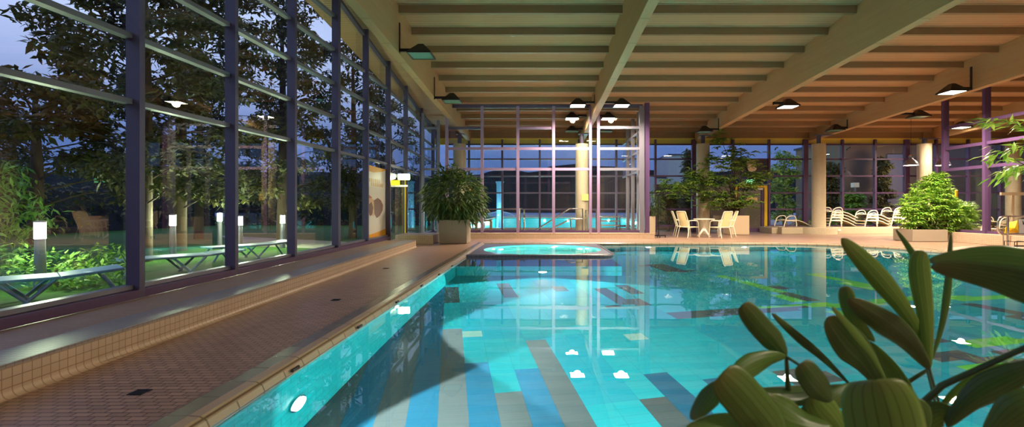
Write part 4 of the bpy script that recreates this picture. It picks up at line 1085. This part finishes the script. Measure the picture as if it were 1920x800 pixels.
# tree whose branches hang in from the frame edge
bx_, by_ = 12.6, 11.2
t = thing('indoor_tree', (bx_, by_, 0), 'tree reaching leafy branches in from the frame edge above the railing', 'potted plant')
planter(bx_ - .5, bx_ + .5, by_ - .5, by_ + .5, .6, 'planter_beige', t)
mb = MB(); mb.tube([(bx_, by_, .5), (bx_ - .1, by_, 1.6), (bx_ + .05, by_ - .1, 2.6), (bx_, by_, 3.6)], [.08, .065, .05, .03], 8)
lf = MB()
for pts_px in ([(1990, 262), (1930, 238), (1880, 226), (1840, 228)], [(1990, 290), (1925, 272), (1885, 282), (1850, 296)], [(2000, 322), (1930, 306), (1895, 316), (1878, 328)], [(1990, 250), (1950, 240), (1920, 230)], [(1990, 330), (1940, 320), (1905, 300)]):
    P = [at(px, py, 10.6 + .1 * i) for i, (px, py) in enumerate(pts_px)]
    mb.tube([(bx_, by_, P[0].z - .3)] + P, [.03] + [.018, .014, .01, .006][:len(P)], 6)
    for a, b in zip(P[:-1], P[1:]):
        for k in range(22):
            p = a.lerp(b, k / 22) + Vector((rng.gauss(0, .06), rng.gauss(0, .12), rng.gauss(0, .06)))
            leaves(lf, [p], .26, rng, .35, .28, lambda q: (b - a).normalized() * .8)
mb.build('trunk', 'trunk', t, True); lf.build('foliage', 'leaf_lit', t)

# ------------------------------------------------------------------ foreground lady palm
rp = random.Random(11)
t = thing('lady_palm', (.72, 1.28, 0), 'blurred lady palm with broad ribbed leaves right in front of the camera', 'potted plant')
mb = MB(); mb.lathe([(.15, 0.001), (.17, .02), (.22, .36), (.235, .37), (.235, .40), (.21, .40), (.20, .36)], (.72, 1.28, 0), 28, cap=True); mb.build('pot', 'planter_beige', t, True)
mb = MB(); mb.lathe([(0, .35), (.2, .35)], (.72, 1.28, 0), 28, cap=False); mb.build('soil', 'soil', t)
def blade(pts, w, roll=0.0, rnd=0.0, blunt=.35, curl=.25, thick=.0016):
    """pts: (px, py, depth) from base to tip; w: width in pixels at the broadest"""
    P = [at(*q) for q in pts]; nS, nW = 22, 15
    def cr(tt):                                    # Catmull-Rom through the axis
        L = len(P) - 1; f = min(tt * L, L - 1e-6); i = int(f); u = f - i
        p0, p1, p2, p3 = P[max(i - 1, 0)], P[i], P[i + 1], P[min(i + 2, L)]
        return .5 * ((2 * p1) + (p2 - p0) * u + (2 * p0 - 5 * p1 + 4 * p2 - p3) * u * u + (3 * p1 - p0 - 3 * p2 + p3) * u ** 3)
    vs = []; uvs = []
    for i in range(nS + 1):
        tt = i / nS; c = cr(tt); d = (cr(min(1, tt + .02)) - cr(max(0, tt - .02))).normalized()
        view = (c - Vector((0, 0, EYE))).normalized()
        r = d.cross(view).normalized(); r = Matrix.Rotation(roll, 3, d) @ r; nn = r.cross(d).normalized()
        if nn.dot(view) > 0: nn = -nn
        dist = (c - Vector((0, 0, EYE))).dot(Vector((0, 1, 0)))
        base = min(1, (tt / (.55 - .2 * rnd))) ** .75 * .94 + .06
        bl = blunt + .12 * (1 - rnd); tipk = 1.0 if tt < 1 - bl else max(0.0, 1 - ((tt - 1 + bl) / bl) ** (1.9 + .7 * rnd)) ** (.72 - .22 * rnd) * .92 + .08
        W = w / F * dist * base * tipk / max(.35, abs(math.cos(roll)))
        for j in range(nW):
            x = j / (nW - 1) * 2 - 1
            pleat = (.5 - abs((j % 4) / 4 * 2 - 1) * .5) * .05
            h = -curl * x * x + pleat
            vs.append(c + r * (x * W / 2) + nn * (h * W / 2)); uvs.append(((x + 1) / 2, tt))
    fs = [(i * nW + j, i * nW + j + 1, (i + 1) * nW + j + 1, (i + 1) * nW + j) for i in range(nS) for j in range(nW - 1)]
    mb = MB(); mb.add(vs, fs); o = mb.build('leaf', 'rib', t)
    ul = o.data.uv_layers.new(name='UVMap')
    for l in o.data.loops: ul.data[l.index].uv = uvs[l.vertex_index]
    for p in o.data.polygons: p.use_smooth = True
    md = o.modifiers.new('thick', 'SOLIDIFY'); md.thickness = thick; md.offset = 0
    return o
B = blade
# upper fan around (1742,690)
B([(1740, 655, 1.32), (1700, 585, 1.30), (1640, 510, 1.27), (1578, 447, 1.24)], 37, .25, blunt=.25)
B([(1744, 690, 1.30), (1738, 600, 1.30), (1726, 500, 1.30), (1732, 470, 1.30)], 34, .5, blunt=.3)
B([(1738, 560, 1.34), (1725, 510, 1.34), (1708, 470, 1.35), (1680, 430, 1.36)], 11, .2)
B([(1742, 692, 1.28), (1700, 640, 1.24), (1650, 600, 1.20), (1590, 560, 1.17)], 54, -.3, blunt=.55)
B([(1640, 640, 1.22), (1608, 605, 1.22), (1592, 570, 1.22), (1584, 536, 1.22)], 29, .1, 1.0, blunt=.4)
B([(1745, 680, 1.36), (1766, 610, 1.38), (1778, 530, 1.4), (1783, 435, 1.42)], 12, .2)
# big blades coming in from the frame edge
B([(2140, 560, 1.0), (1960, 497, 1.05), (1850, 482, 1.1), (1744, 490, 1.14)], 62, .5, blunt=.6)
B([(2140, 680, 1.0), (1990, 575, 1.03), (1880, 525, 1.08), (1746, 499, 1.13)], 74, -.4, blunt=.7)
# middle blades
B([(1655, 730, 1.2), (1625, 680, 1.19), (1590, 640, 1.18), (1552, 594, 1.17)], 62, .15, blunt=.3, curl=.1)
B([(1665, 720, 1.17), (1635, 665, 1.16), (1600, 620, 1.15), (1560, 575, 1.14)], 15, .6)
B([(1595, 722, 1.3), (1545, 672, 1.3), (1495, 630, 1.29), (1447, 587, 1.28)], 17, .2)
B([(1630, 640, 1.25), (1668, 690, 1.25), (1690, 740, 1.25), (1700, 780, 1.24)], 40, .3)
# lower fan
B([(1474, 668, 1.12), (1452, 640, 1.12), (1420, 605, 1.11), (1392, 570, 1.10)], 42, .15, 1.0, blunt=.4)
B([(1474, 668, 1.12), (1440, 672, 1.1), (1400, 690, 1.08), (1368, 716, 1.06)], 40, -.3, blunt=.3)
B([(1362, 712, 1.08), (1345, 725, 1.07), (1320, 755, 1.06), (1296, 786, 1.05)], 38, .3, blunt=.4)
B([(1480, 860, .98), (1440, 800, .97), (1395, 745, .96), (1352, 700, .95)], 80, .1, 1.0, blunt=.35)
B([(1690, 920, .88), (1672, 850, .87), (1655, 770, .86), (1640, 712, .86)], 132, .1, 1.0, blunt=.5, curl=.4)
B([(1558, 752, 1.06), (1540, 730, 1.06), (1520, 705, 1.05), (1502, 680, 1.05)], 48, .3, 1.0, blunt=.5)
B([(1600, 722, 1.22), (1540, 733, 1.2), (1480, 740, 1.18), (1410, 735, 1.16)], 38, .4, blunt=.4)
B([(1605, 718, 1.15), (1570, 745, 1.13), (1535, 770, 1.12), (1490, 795, 1.1)], 46, -.4, blunt=.35)
B([(1560, 800, 1.05), (1510, 790, 1.05), (1470, 770, 1.05), (1440, 745, 1.05)], 60, .4, blunt=.4)
B([(1500, 840, 1.02), (1420, 800, 1.0), (1350, 792, .99), (1285, 806, .98)], 36, .3, blunt=.3)
B([(1600, 850, 1.1), (1570, 800, 1.1), (1540, 765, 1.1), (1520, 740, 1.1)], 60, .2, blunt=.4)
# blades at the lower corner
B([(1750, 790, 1.2), (1780, 745, 1.18), (1835, 705, 1.16), (1897, 680, 1.14)], 15, .4)
B([(1775, 800, 1.12), (1820, 750, 1.1), (1880, 715, 1.08), (1960, 680, 1.05)], 52, .3, blunt=.35)
B([(1840, 840, 1.02), (1880, 795, 1.0), (1930, 760, .98), (2010, 730, .97)], 62, .4, blunt=.4)
B([(1700, 850, 1.15), (1730, 800, 1.14), (1760, 775, 1.13), (1800, 782, 1.12)], 44, .2, blunt=.3)
B([(1720, 830, 1.1), (1730, 790, 1.1), (1722, 765, 1.1), (1712, 750, 1.1)], 40, .3, blunt=.4)
mb = MB()
root = Vector((.72, 1.28, .34))
for tip in ((1744, 690, 1.32), (1474, 668, 1.12), (1655, 735, 1.2), (1600, 722, 1.22), (1760, 790, 1.2), (1480, 860, .98), (1690, 920, .88), (1840, 850, 1.02), (2080, 580, 1.0)):
    e = at(*tip); m1 = root.lerp(e, .55) + Vector((0, .04, .05)); r0 = root + Vector((rp.uniform(-.05, .05), rp.uniform(-.05, .05), 0))
    mb.tube([r0, m1, e], [.011, .008, .0045], 8)
e0, e1 = at(1474, 668, 1.12), at(1505, 688, 1.1); mb.tube([e0, e1, at(1560, 750, 1.08)], .0035, 6)
for a, b in (((1742, 690, 1.3), (1766, 775, 1.25)), ((1738, 690, 1.31), (1757, 770, 1.27))): mb.tube([at(*a), at(*b), root.lerp(at(*b), .4)], .004, 6)
mb.build('stem', 'cane', t, True)

# ------------------------------------------------------------------ garden outside the window wall
GZ = -.06
gl = [(-60, -20), (-4.35, -20), (-4.35, 23.6), (-4.35, 24), (-60, 30)]
o = plate([(-70, -25), (-4.2, -25), (-5.1, 23.3), (-5.2, 70), (-70, 70)], [], GZ).build('lawn', 'grass', origin=(0, 0, 0)); tag(o, 'dark green lawn outside the window wall', 'lawn', kind='structure')
o = plate([(-5.2, 23.35), (60, 23.35), (60, 90), (-5.2, 90)], [[(-5.15, 27.0), (9.5, 27.0), (9.5, 58.0), (-5.15, 58.0)]], GZ - .001).build('terrace_ground', 'path', origin=(0, 0, 0)); tag(o, 'pale paved terrace behind the back windows', 'terrace', kind='structure')
mb = MB(); mb.hexa([(-9.5, 15.5, GZ), (-5.3, 13.8, GZ), (-5.2, 16.2, GZ), (-14, 21, GZ), (-9.5, 15.5, GZ + .012), (-5.3, 13.8, GZ + .012), (-5.2, 16.2, GZ + .012), (-14, 21, GZ + .012)])
tag(mb.build('garden_path', 'path'), 'pale strip of paving crossing the lawn outside the windows', 'path', kind='structure')
def bollard(px, py, X, label, e=30):
    Y = X * F / (px - CX); p = at(px, py, Y)
    t = thing('bollard_lamp', (p.x, p.y, GZ), label, 'garden lamp', 'lit bollards on the lawn')
    mb = MB(); mb.lathe([(.075, GZ), (.06, p.z - .12)], (p.x, p.y, 0), 16); mb.build('post', 'steelgrey', t, True)
    mb = MB(); mb.lathe([(.066, p.z - .12), (.066, p.z + .12)], (p.x, p.y, 0), 16); mb.build('light_head', 'bollard_on', t, True)
    mb = MB(); mb.lathe([(.072, p.z + .12), (.072, p.z + .14), (0, p.z + .15)], (p.x, p.y, 0), 16); mb.build('lamp_cap', 'steelgrey', t, True)
    light('POINT', 'bollard_light', (p.x + .0, p.y, p.z + .05), t, e * 5, (.82, 1, .6), shadow_soft_size=.13)
bollard(75, 432, -7.4, 'brightest bollard lamp, among low shrubs near the first window', 20)
bollard(324, 413, -8.6, 'bollard lamp standing behind the blue garden loungers, second window')
bollard(412, 407, -9.6, 'bollard lamp just before the second fin, beyond the garden loungers')
bollard(450, 414, -8.2, 'bollard lamp just after the second fin, third window')
bollard(530, 411, -7.8, 'bollard lamp at the end of the third window')
def gleaf(name, loc, label, cat, clumps, n, size, mat, trunk=None, branches=(), droop=.3, asp=.45):
    t = thing(name, loc, label, cat)
    lf = MB()
    for c, r in clumps:
        leaves(lf, blob(c, r, int(n * 2.1) if trunk else n, rng, .1), size, rng, droop, asp)
    lf.build('crown' if trunk else 'foliage', mat, t)
    mb = MB()
    if trunk: mb.tube(*trunk)
    for b in branches: mb.tube(b, [.03, .018, .006][:len(b)] if len(b) <= 3 else .03, 5)
    if mb.v: mb.build('trunk' if trunk else 'stem', 'trunk', t, True)
    return t
def tree(x, y, h, spread, label, ncl=26, n=120, size=.2, low=1.6, seed=0):
    r = random.Random(seed); cl = []; br = []
    for i in range(ncl):
        z = low + (h - low) * (i + .5) / ncl; a = i * 2.4 + r.uniform(-.4, .4)
        rad = spread * (.45 + .55 * math.sin(PI * min(1, (z - low) / (h - low) * .8 + .2))) * r.uniform(.5, 1.0)
        c = (x + rad * math.cos(a), y + rad * math.sin(a), z + GZ)
        cl.append((c, (r.uniform(.4, .85), r.uniform(.4, .85), r.uniform(.22, .45))))
        br.append([(x, y, z - .5), (x + rad * .5 * math.cos(a), y + rad * .5 * math.sin(a), z - .15), c])
    return gleaf('garden_tree', (x, y, GZ), label, 'tree', cl, n, size, 'leaf_tree', ([(x, y, GZ), (x + .05, y, h * .5), (x, y, h * .92)], [.17, .12, .04], 10), br)
tree(-9.0, 10.9, 7.6, 1.9, 'tree with dark trunk just before the first window fin', 34, 130, seed=1)
tree(-12.2, 11.6, 4.3, 2.4, 'leafy tree behind the brightest bollard, first window', 22, 110, seed=2, low=1.6)
tree(-10.2, 13.6, 8.2, 2.6, 'tree filling the second window behind the blue loungers', 34, 130, seed=3, low=1.5)
tree(-8.6, 16.0, 8.0, 2.1, 'tree standing behind the third window', 30, 130, seed=4, low=1.3)
tree(-7.6, 19.5, 8.0, 1.8, 'tree behind the fourth window beside the pale path', 28, 130, seed=5, low=1.1)
tree(-13.5, 19.0, 7.2, 3.0, 'distant dark tree between the second and third bollards', 26, 120, .2, seed=6)
tree(-8.0, 25.5, 8.5, 1.9, 'slim tree beyond the poster window', 26, 120, .2, seed=8)
tree(-18.5, 15.0, 4.6, 3.0, 'low spreading tree far behind the first window', 22, 120, .2, 1.2, seed=9)
# lit shrub and ground planting
gleaf('garden_shrub', (-9.8, 8.6, GZ), 'light green lit shrub at the frame edge outside the first window', 'shrub',
      [((-9.7, 8.6, 1.3), (.6, .6, .5)), ((-9.9, 8.8, 1.75), (.5, .5, .35)), ((-9.3, 8.7, 1.0), (.5, .5, .4)), ((-9.5, 8.5, .5), (.5, .5, .5))], 170, .19, 'leaf_shrub', None, [[(-9.7, 8.6, GZ), (-9.7, 8.6, .8), (-9.7, 8.6, 1.5)]], .6, .25)
gleaf('ground_shrub', (-7.3, 7.4, GZ), 'low lit ground cover around the brightest bollard', 'shrub',
      [((-7.5, 7.3, .22), (.55, .45, .28)), ((-6.9, 7.3, .12), (.5, .4, .2)), ((-8.1, 7.5, .3), (.6, .5, .35)), ((-7.2, 7.9, .25), (.5, .4, .3))], 230, .1, 'leaf_shrub', None, [[(-7.4, 7.35, GZ), (-7.4, 7.35, .2), (-7.4, 7.35, .3)]], .1, .5)
mb = MB()
for i in range(9):
    a = i * .7; mb.tube([(-6.35, 7.45, GZ), (-6.35 + .05 * math.cos(a), 7.45 + .05 * math.sin(a), .3), (-6.35 + .16 * math.cos(a), 7.45 + .16 * math.sin(a), .45 + .05 * (i % 4))], [.008, .01, .002], 5)
tag(mb.build('tall_weed', 'leaf_shrub', smooth=True), 'thin tall grass tuft beside the brightest bollard', 'plant')
def garden_hedge(x0, x1, y0, y1, h, label, n):
    t = thing('garden_hedge', ((x0 + x1) / 2, (y0 + y1) / 2, GZ), label, 'hedge'); lf = MB()
    pts = [Vector((rng.uniform(x0, x1), rng.uniform(y0, y1), GZ + h * rng.random() ** .8 * (.8 + .2 * math.sin(rng.random() * 6)))) for _ in range(n)]
    leaves(lf, pts, .3, rng, .2, .5); lf.build('foliage', 'leaf_tree', t)
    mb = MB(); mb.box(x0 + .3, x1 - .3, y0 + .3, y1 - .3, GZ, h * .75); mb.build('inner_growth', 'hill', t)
garden_hedge(-24, -22.5, -4, 34, 2.6, 'long dark hedge closing the garden behind the trees', 5200)
garden_hedge(-22.5, -6.5, 33.5, 35, 2.5, 'dark hedge across the far end of the lawn', 3000)
# garden loungers
def sunbed(x, y, rot, label, first=[None]):
    if first[0] is None:
        t = local(thing('garden_lounger', (0, 0, 0), label, 'garden lounger', 'blue garden loungers')); first[0] = t
        mb = MB(); mb.hexa([(-.95, -.3, .30), (.35, -.3, .30), (.35, .3, .30), (-.95, .3, .30), (-.95, -.3, .335), (.35, -.3, .335), (.35, .3, .335), (-.95, .3, .335)]); mb.build('bed', 'lounger_blue', t, bevel=.01)
        mb = MB(); mb.hexa([(.35, -.3, .30), (.98, -.3, .36), (.98, .3, .36), (.35, .3, .30), (.35, -.3, .335), (.97, -.3, .395), (.97, .3, .395), (.35, .3, .335)]); mb.build('headrest', 'lounger_blue', t, bevel=.01)
        for s in (-1, 1):
            for a, b in (((-.75, .30), (-.92, 0)), ((-.2, .30), (.08, 0)), ((.3, .30), (.02, 0)), ((.75, .31), (.95, 0))):
                mb = MB(); mb.tube([(a[0], s * .28, a[1]), (b[0], s * .28, b[1] + .01)], .022, 8); mb.build('leg', 'lounger_blue', t, True)
    else: t = copy_tree(first[0]); t['label'] = label
    t.location = (x, y, GZ); t.rotation_euler = (0, 0, rot); return t
sunbed(-6.7, 9.0, math.radians(52), 'blue grey garden lounger in the second window, nearest the bollard post')
sunbed(-7.0, 11.6, math.radians(58), 'blue grey garden lounger in the third window beside the second fin')
sunbed(-6.6, 6.1, math.radians(48), 'blue grey garden lounger in the first window below the low shrubs')

# ------------------------------------------------------------------ outside the back windows
# outdoor pool
ox0, ox1, oy0, oy1 = -5.15, 9.5, 27.0, 58.0
t = thing('outdoor_pool', (2, 40, GZ), 'glowing turquoise outdoor pool behind the partition windows', 'pool')
mb = MB(); mb.quad((ox0, oy0, .02), (ox1, oy0, .02), (ox1, oy1, .02), (ox0, oy1, .02)); mb.build('water_surface', 'water_out', t)
mb = MB(); mb.quad((ox0, oy0, -1.2), (ox1, oy0, -1.2), (ox1, oy1, -1.2), (ox0, oy1, -1.2))
mb.quad((ox0, oy1, -1.2), (ox1, oy1, -1.2), (ox1, oy1, .0), (ox0, oy1, .0)); mb.quad((ox0, oy0, -1.2), (ox0, oy1, -1.2), (ox0, oy1, .0), (ox0, oy0, .0)); mb.quad((ox1, oy1, -1.2), (ox1, oy0, -1.2), (ox1, oy0, .0), (ox1, oy1, .0))
mb.build('basin', 'pwall', t)
mb = MB()
for a, b in (((ox0 - .3, oy0 - .3), (ox1 + .3, oy0)), ((ox0 - .3, oy1), (ox1 + .3, oy1 + .3)), ((ox0 - .3, oy0), (ox0, oy1)), ((ox1, oy0), (ox1 + .3, oy1))): mb.box(a[0], b[0], a[1], b[1], GZ, .05)
mb.build('coping', 'beige_plain', t)
for x in (-4, 0, 4, 8):
    for y in (30, 38, 46, 54):
        light('POINT', 'outdoor_pool_light', (x, y, -.5), t, 230, (.7, 1, .95), shadow_soft_size=.03)
for px, py, Y in ((1021, 409, 57.5), (1065, 409, 57.5), (1142, 409, 57.5)):
    mb = MB(); c = at(px, 404, Y); mb.disc((c.x, 57.95, -.35), .14, (0, -1, 0), 16, .03); mb.build('pool_lamp', 'uw_on', t)
# water mushroom
t = thing('water_mushroom', (xat(936, 30), 30, 0), 'tall pale blue fountain pillar with a low glass-like water dome in the outdoor pool', 'fountain')
Yf = 30.0; fz = lambda py: EYE + (HY - py) / F * Yf; xc = xat(937, Yf)
mb = MB(); mb.lathe([(.2, -1.1), (.2, fz(345)), (.26, fz(341)), (.26, fz(340)), (0, fz(340))], (xc, Yf, 0), 20); mb.build('pillar', plain('pale_blue_pillar', srgb(110, 160, 190), .5), t, True)
mb = MB(); mb.lathe([(1.0, fz(407)), (.9, fz(402)), (.62, fz(398.5)), (.25, fz(396)), (0, fz(395.5))], (xc, Yf, 0), 28, cap=False); mb.build('water_dome', 'glass', t, True)
light('POINT', 'fountain_light', (xc, Yf - .9, fz(400)), t, 60, (.5, .9, 1), shadow_soft_size=.02)
# hills and buildings
def hill(name, y, pts, label):
    mb = MB(); n = len(pts); vs = []
    for px, py in pts:
        x = xat(px, y); h = EYE + (HY - py) / F * y
        vs += [(x, y, -2), (x, y, h), (x, y + 60, h * .6), (x, y + 60, -2)]
    fs = []
    for i in range(n - 1):
        a, b = i * 4, i * 4 + 4
        fs += [(a, b, b + 1, a + 1), (a + 1, b + 1, b + 2, a + 2)]
    mb.add(vs, fs); o = mb.build(name, 'hill'); return tag(o, label, 'hill', kind='structure')
hill('hill', 320, [(-900, 330), (300, 322), (600, 322), (800, 330), (880, 328), (900, 327), (915, 322), (930, 319), (950, 318), (980, 321), (990, 323), (1010, 321), (1030, 312), (1060, 309), (1080, 307), (1110, 311), (1150, 312), (1180, 316), (1240, 320), (1330, 322), (1500, 318), (1800, 310), (2400, 300)], 'dark wooded hillside on the horizon under the evening sky')
mb = MB(); Yh = 75.0; hz = lambda py: EYE + (HY - py) / F * Yh
t = thing('far_building', (xat(1258, Yh), Yh, 0), 'pale rendered block with dark recess seen through the window beside the partition', 'building')
mb.box(xat(1226, Yh), xat(1250, Yh), Yh, Yh + 8, GZ, hz(328)); mb.box(xat(1250, Yh), xat(1281, Yh), Yh - 1, Yh + 8, GZ, hz(292)); mb.build('wall', 'building', t)
mb = MB(); mb.box(xat(1228, Yh), xat(1249, Yh), Yh - .1, Yh, hz(334), hz(316) if False else hz(329)); mb.build('window', 'building_dark', t)
mb = MB(); mb.box(xat(1249, Yh), xat(1282, Yh), Yh - 1.2, Yh + 8, hz(292), hz(290)); mb.build('roof_edge', 'building_dark', t)
# garden wing with brown wall beyond the lounger windows
t = thing('garden_wing', (27, 33, GZ), 'brown low wing of the building behind the lounger windows', 'building')
Yg = 31.0; gzz = lambda py: EYE + (HY - py) / F * Yg; gx_ = lambda px: xat(px, Yg)
mb = MB(); mb.box(gx_(1585), gx_(2300), Yg, Yg + 6, GZ, gzz(262)); mb.build('wall', 'outdoor_wall', t)
mb = MB(); mb.box(gx_(1660), gx_(1690), Yg - .2, Yg, GZ, gzz(290)); mb.build('pilaster', 'steelgrey', t)
mb = MB(); mb.box(gx_(1640), gx_(1658), Yg - .05, Yg, .1, gzz(330)); mb.build('window', 'building_dark', t)
mb = MB(); mb.box(gx_(1580), gx_(2300), Yg - .6, Yg + 6, gzz(262), gzz(258)); mb.build('roof_edge', 'building_dark', t)
light('AREA', 'wing_wall_light', (gx_(1640), Yg - 3.5, 3.2), t, 70, (1, .72, .45), rot=(0, 1, -.35), size=1.0)
# low stone wall and planting behind the table
mb = MB(); mb.box(xat(1226, 26.5), xat(1440, 26.5), 26.5, 26.9, GZ, EYE + (HY - 345) / F * 26.5)
tag(mb.build('stone_wall', 'outdoor_wall'), 'brownish stone retaining wall outside behind the table', 'garden wall')
def outtree(px, Y, h, sp, label, mat, n, seed, low=.2):
    x = xat(px, Y); r = random.Random(seed); cl = []; br = []
    for i in range(12):
        z = low + (h - low) * (i + .5) / 12; a = i * 2.4; rad = sp * r.uniform(.1, .8) * (1.1 - .6 * i / 12)
        c = (x + rad * math.cos(a), Y + rad * math.sin(a), z); cl.append((c, (sp * .4, sp * .4, h * .07))); br.append([(x, Y, max(0, z - .4)), (x + rad * .5 * math.cos(a), Y + rad * .5 * math.sin(a), z - .1), c])
    gleaf('terrace_tree', (x, Y, GZ), label, 'tree', cl, n, .24, mat, ([(x, Y, GZ), (x, Y, h * .9)], [.09, .03], 8), br)
outtree(1292, 25.7, 4.2, .7, 'slim dark tree outside the window left of the table column', 'leaf_tree', 90, 21)
outtree(1470, 28, 4.4, 1.3, 'tree outside the window next to the yellow framed door', 'leaf_mid', 100, 22)
outtree(1600, 27, 2.0, 1.1, 'lit shrub outside the window right of the lounger column', 'leaf_shrub', 110, 23)
outtree(1560, 28, 3.8, .9, 'dark tree outside just right of the lounger column', 'leaf_tree', 80, 24)
outtree(1655, 29.5, 4.2, .8, 'dark cypress-like tree outside between the lounger stacks', 'leaf_tree', 110, 25)
outtree(1254, 25.4, 2.1, .9, 'shrubby dark tree before the stone wall outside', 'leaf_tree', 90, 26)
for px in (1590, 1455):                          # spots added under the eaves only to brighten the terrace planting
    x = xat(px, 23.5); t = thing('added_eaves_spot', (x, 23.45, 4.1), 'small added outdoor spot lamp under the eaves above the %s' % ('loungers' if px > 1500 else 'yellow framed door'), 'spot lamp')
    mb = MB(); mb.tube([(x, 23.36, 4.1), (x, 23.5, 4.1), (x, 23.6, 4.02)], .035, 10); mb.build('housing', 'black', t, True)
    light('SPOT', 'planting_fill_light', (x, 23.64, 4.0), t, 170, (1, .92, .64), rot=(0, 1, -.55), spot_size=1.7, spot_blend=.6, shadow_soft_size=.03)
t = thing('garden_standard_lamp', (xat(1603, 28.5), 28.5, GZ), 'pale square-headed lamp post outside the lounger windows', 'lamp post')
x = xat(1603, 28.5); zt = EYE + (HY - 345) / F * 28.5
mb = MB(); mb.tube([(x, 28.5, GZ), (x, 28.5, zt - .2)], .05, 8); mb.build('post', 'steelgrey', t, True)
mb = MB(); mb.box(x - .16, x + .16, 28.34, 28.66, zt - .2, zt + .08); mb.build('lamp_head', 'clock', t, bevel=.02)

# ------------------------------------------------------------------ sky, camera, view
w = bpy.data.worlds.new('evening'); S.world = w; w.use_nodes = True
nt = w.node_tree; nt.nodes.clear()
wo = nt.nodes.new('ShaderNodeOutputWorld'); bg = nt.nodes.new('ShaderNodeBackground'); nt.links.new(bg.outputs[0], wo.inputs[0])
tc = nt.nodes.new('ShaderNodeTexCoord'); sx3 = nt.nodes.new('ShaderNodeSeparateXYZ'); nt.links.new(tc.outputs['Generated'], sx3.inputs[0])
rm = nt.nodes.new('ShaderNodeValToRGB'); nt.links.new(sx3.outputs[2], rm.inputs[0])
e = rm.color_ramp.elements; e[0].position = 0.0; e[0].color = srgb(66, 84, 132); e[1].position = .6; e[1].color = srgb(128, 152, 210)
x = e.new(.12); x.color = srgb(76, 100, 154); x = e.new(.3); x.color = srgb(168, 182, 222)
nz = nt.nodes.new('ShaderNodeTexNoise'); nz.inputs['Scale'].default_value = 3.0; nz.inputs['Detail'].default_value = 5
mp = nt.nodes.new('ShaderNodeMapping'); mp.inputs['Scale'].default_value = (1, 1, 3.5); nt.links.new(tc.outputs['Generated'], mp.inputs[0]); nt.links.new(mp.outputs[0], nz.inputs['Vector'])
cr = nt.nodes.new('ShaderNodeValToRGB'); nt.links.new(nz.outputs['Fac'], cr.inputs[0]); cr.color_ramp.elements[0].position = .48; cr.color_ramp.elements[1].position = .75; cr.color_ramp.elements[1].color = (.4, .4, .4, 1)
mx = nt.nodes.new('ShaderNodeMix'); mx.data_type = 'RGBA'; nt.links.new(cr.outputs[0], mx.inputs[0]); nt.links.new(rm.outputs[0], mx.inputs[6]); mx.inputs[7].default_value = srgb(150, 156, 196)
nt.links.new(mx.outputs[2], bg.inputs[0]); bg.inputs[1].default_value = 1.0

cd = bpy.data.cameras.new('camera'); cam = bpy.data.objects.new('camera', cd); C.objects.link(cam); S.camera = cam
cam.location = (0, 0, EYE); cam.rotation_euler = (PI / 2, 0, 0)
cd.sensor_width = 36; cd.sensor_fit = 'HORIZONTAL'; cd.lens = 36 * F / 1920
cd.shift_x = -(CX - 960) / 1920; cd.shift_y = -(400 - HY) / 1920
cd.clip_start = .05; cd.clip_end = 1000
cd.dof.use_dof = True; cd.dof.focus_distance = 9.0; cd.dof.aperture_fstop = 3.2

S.view_settings.view_transform = 'Standard'; S.view_settings.look = 'None'; S.view_settings.gamma = 1.0
S.view_settings.use_curve_mapping = False; S.view_settings.exposure = .75
S.cycles.max_bounces = 9; S.cycles.diffuse_bounces = 4; S.cycles.glossy_bounces = 5; S.cycles.transmission_bounces = 8; S.cycles.transparent_max_bounces = 24
S.cycles.sample_clamp_indirect = 4.0; S.cycles.caustics_refractive = True; S.cycles.caustics_reflective = False; S.cycles.blur_glossy = .5
for o in bpy.data.objects:
    if '_o' in o: del o['_o']
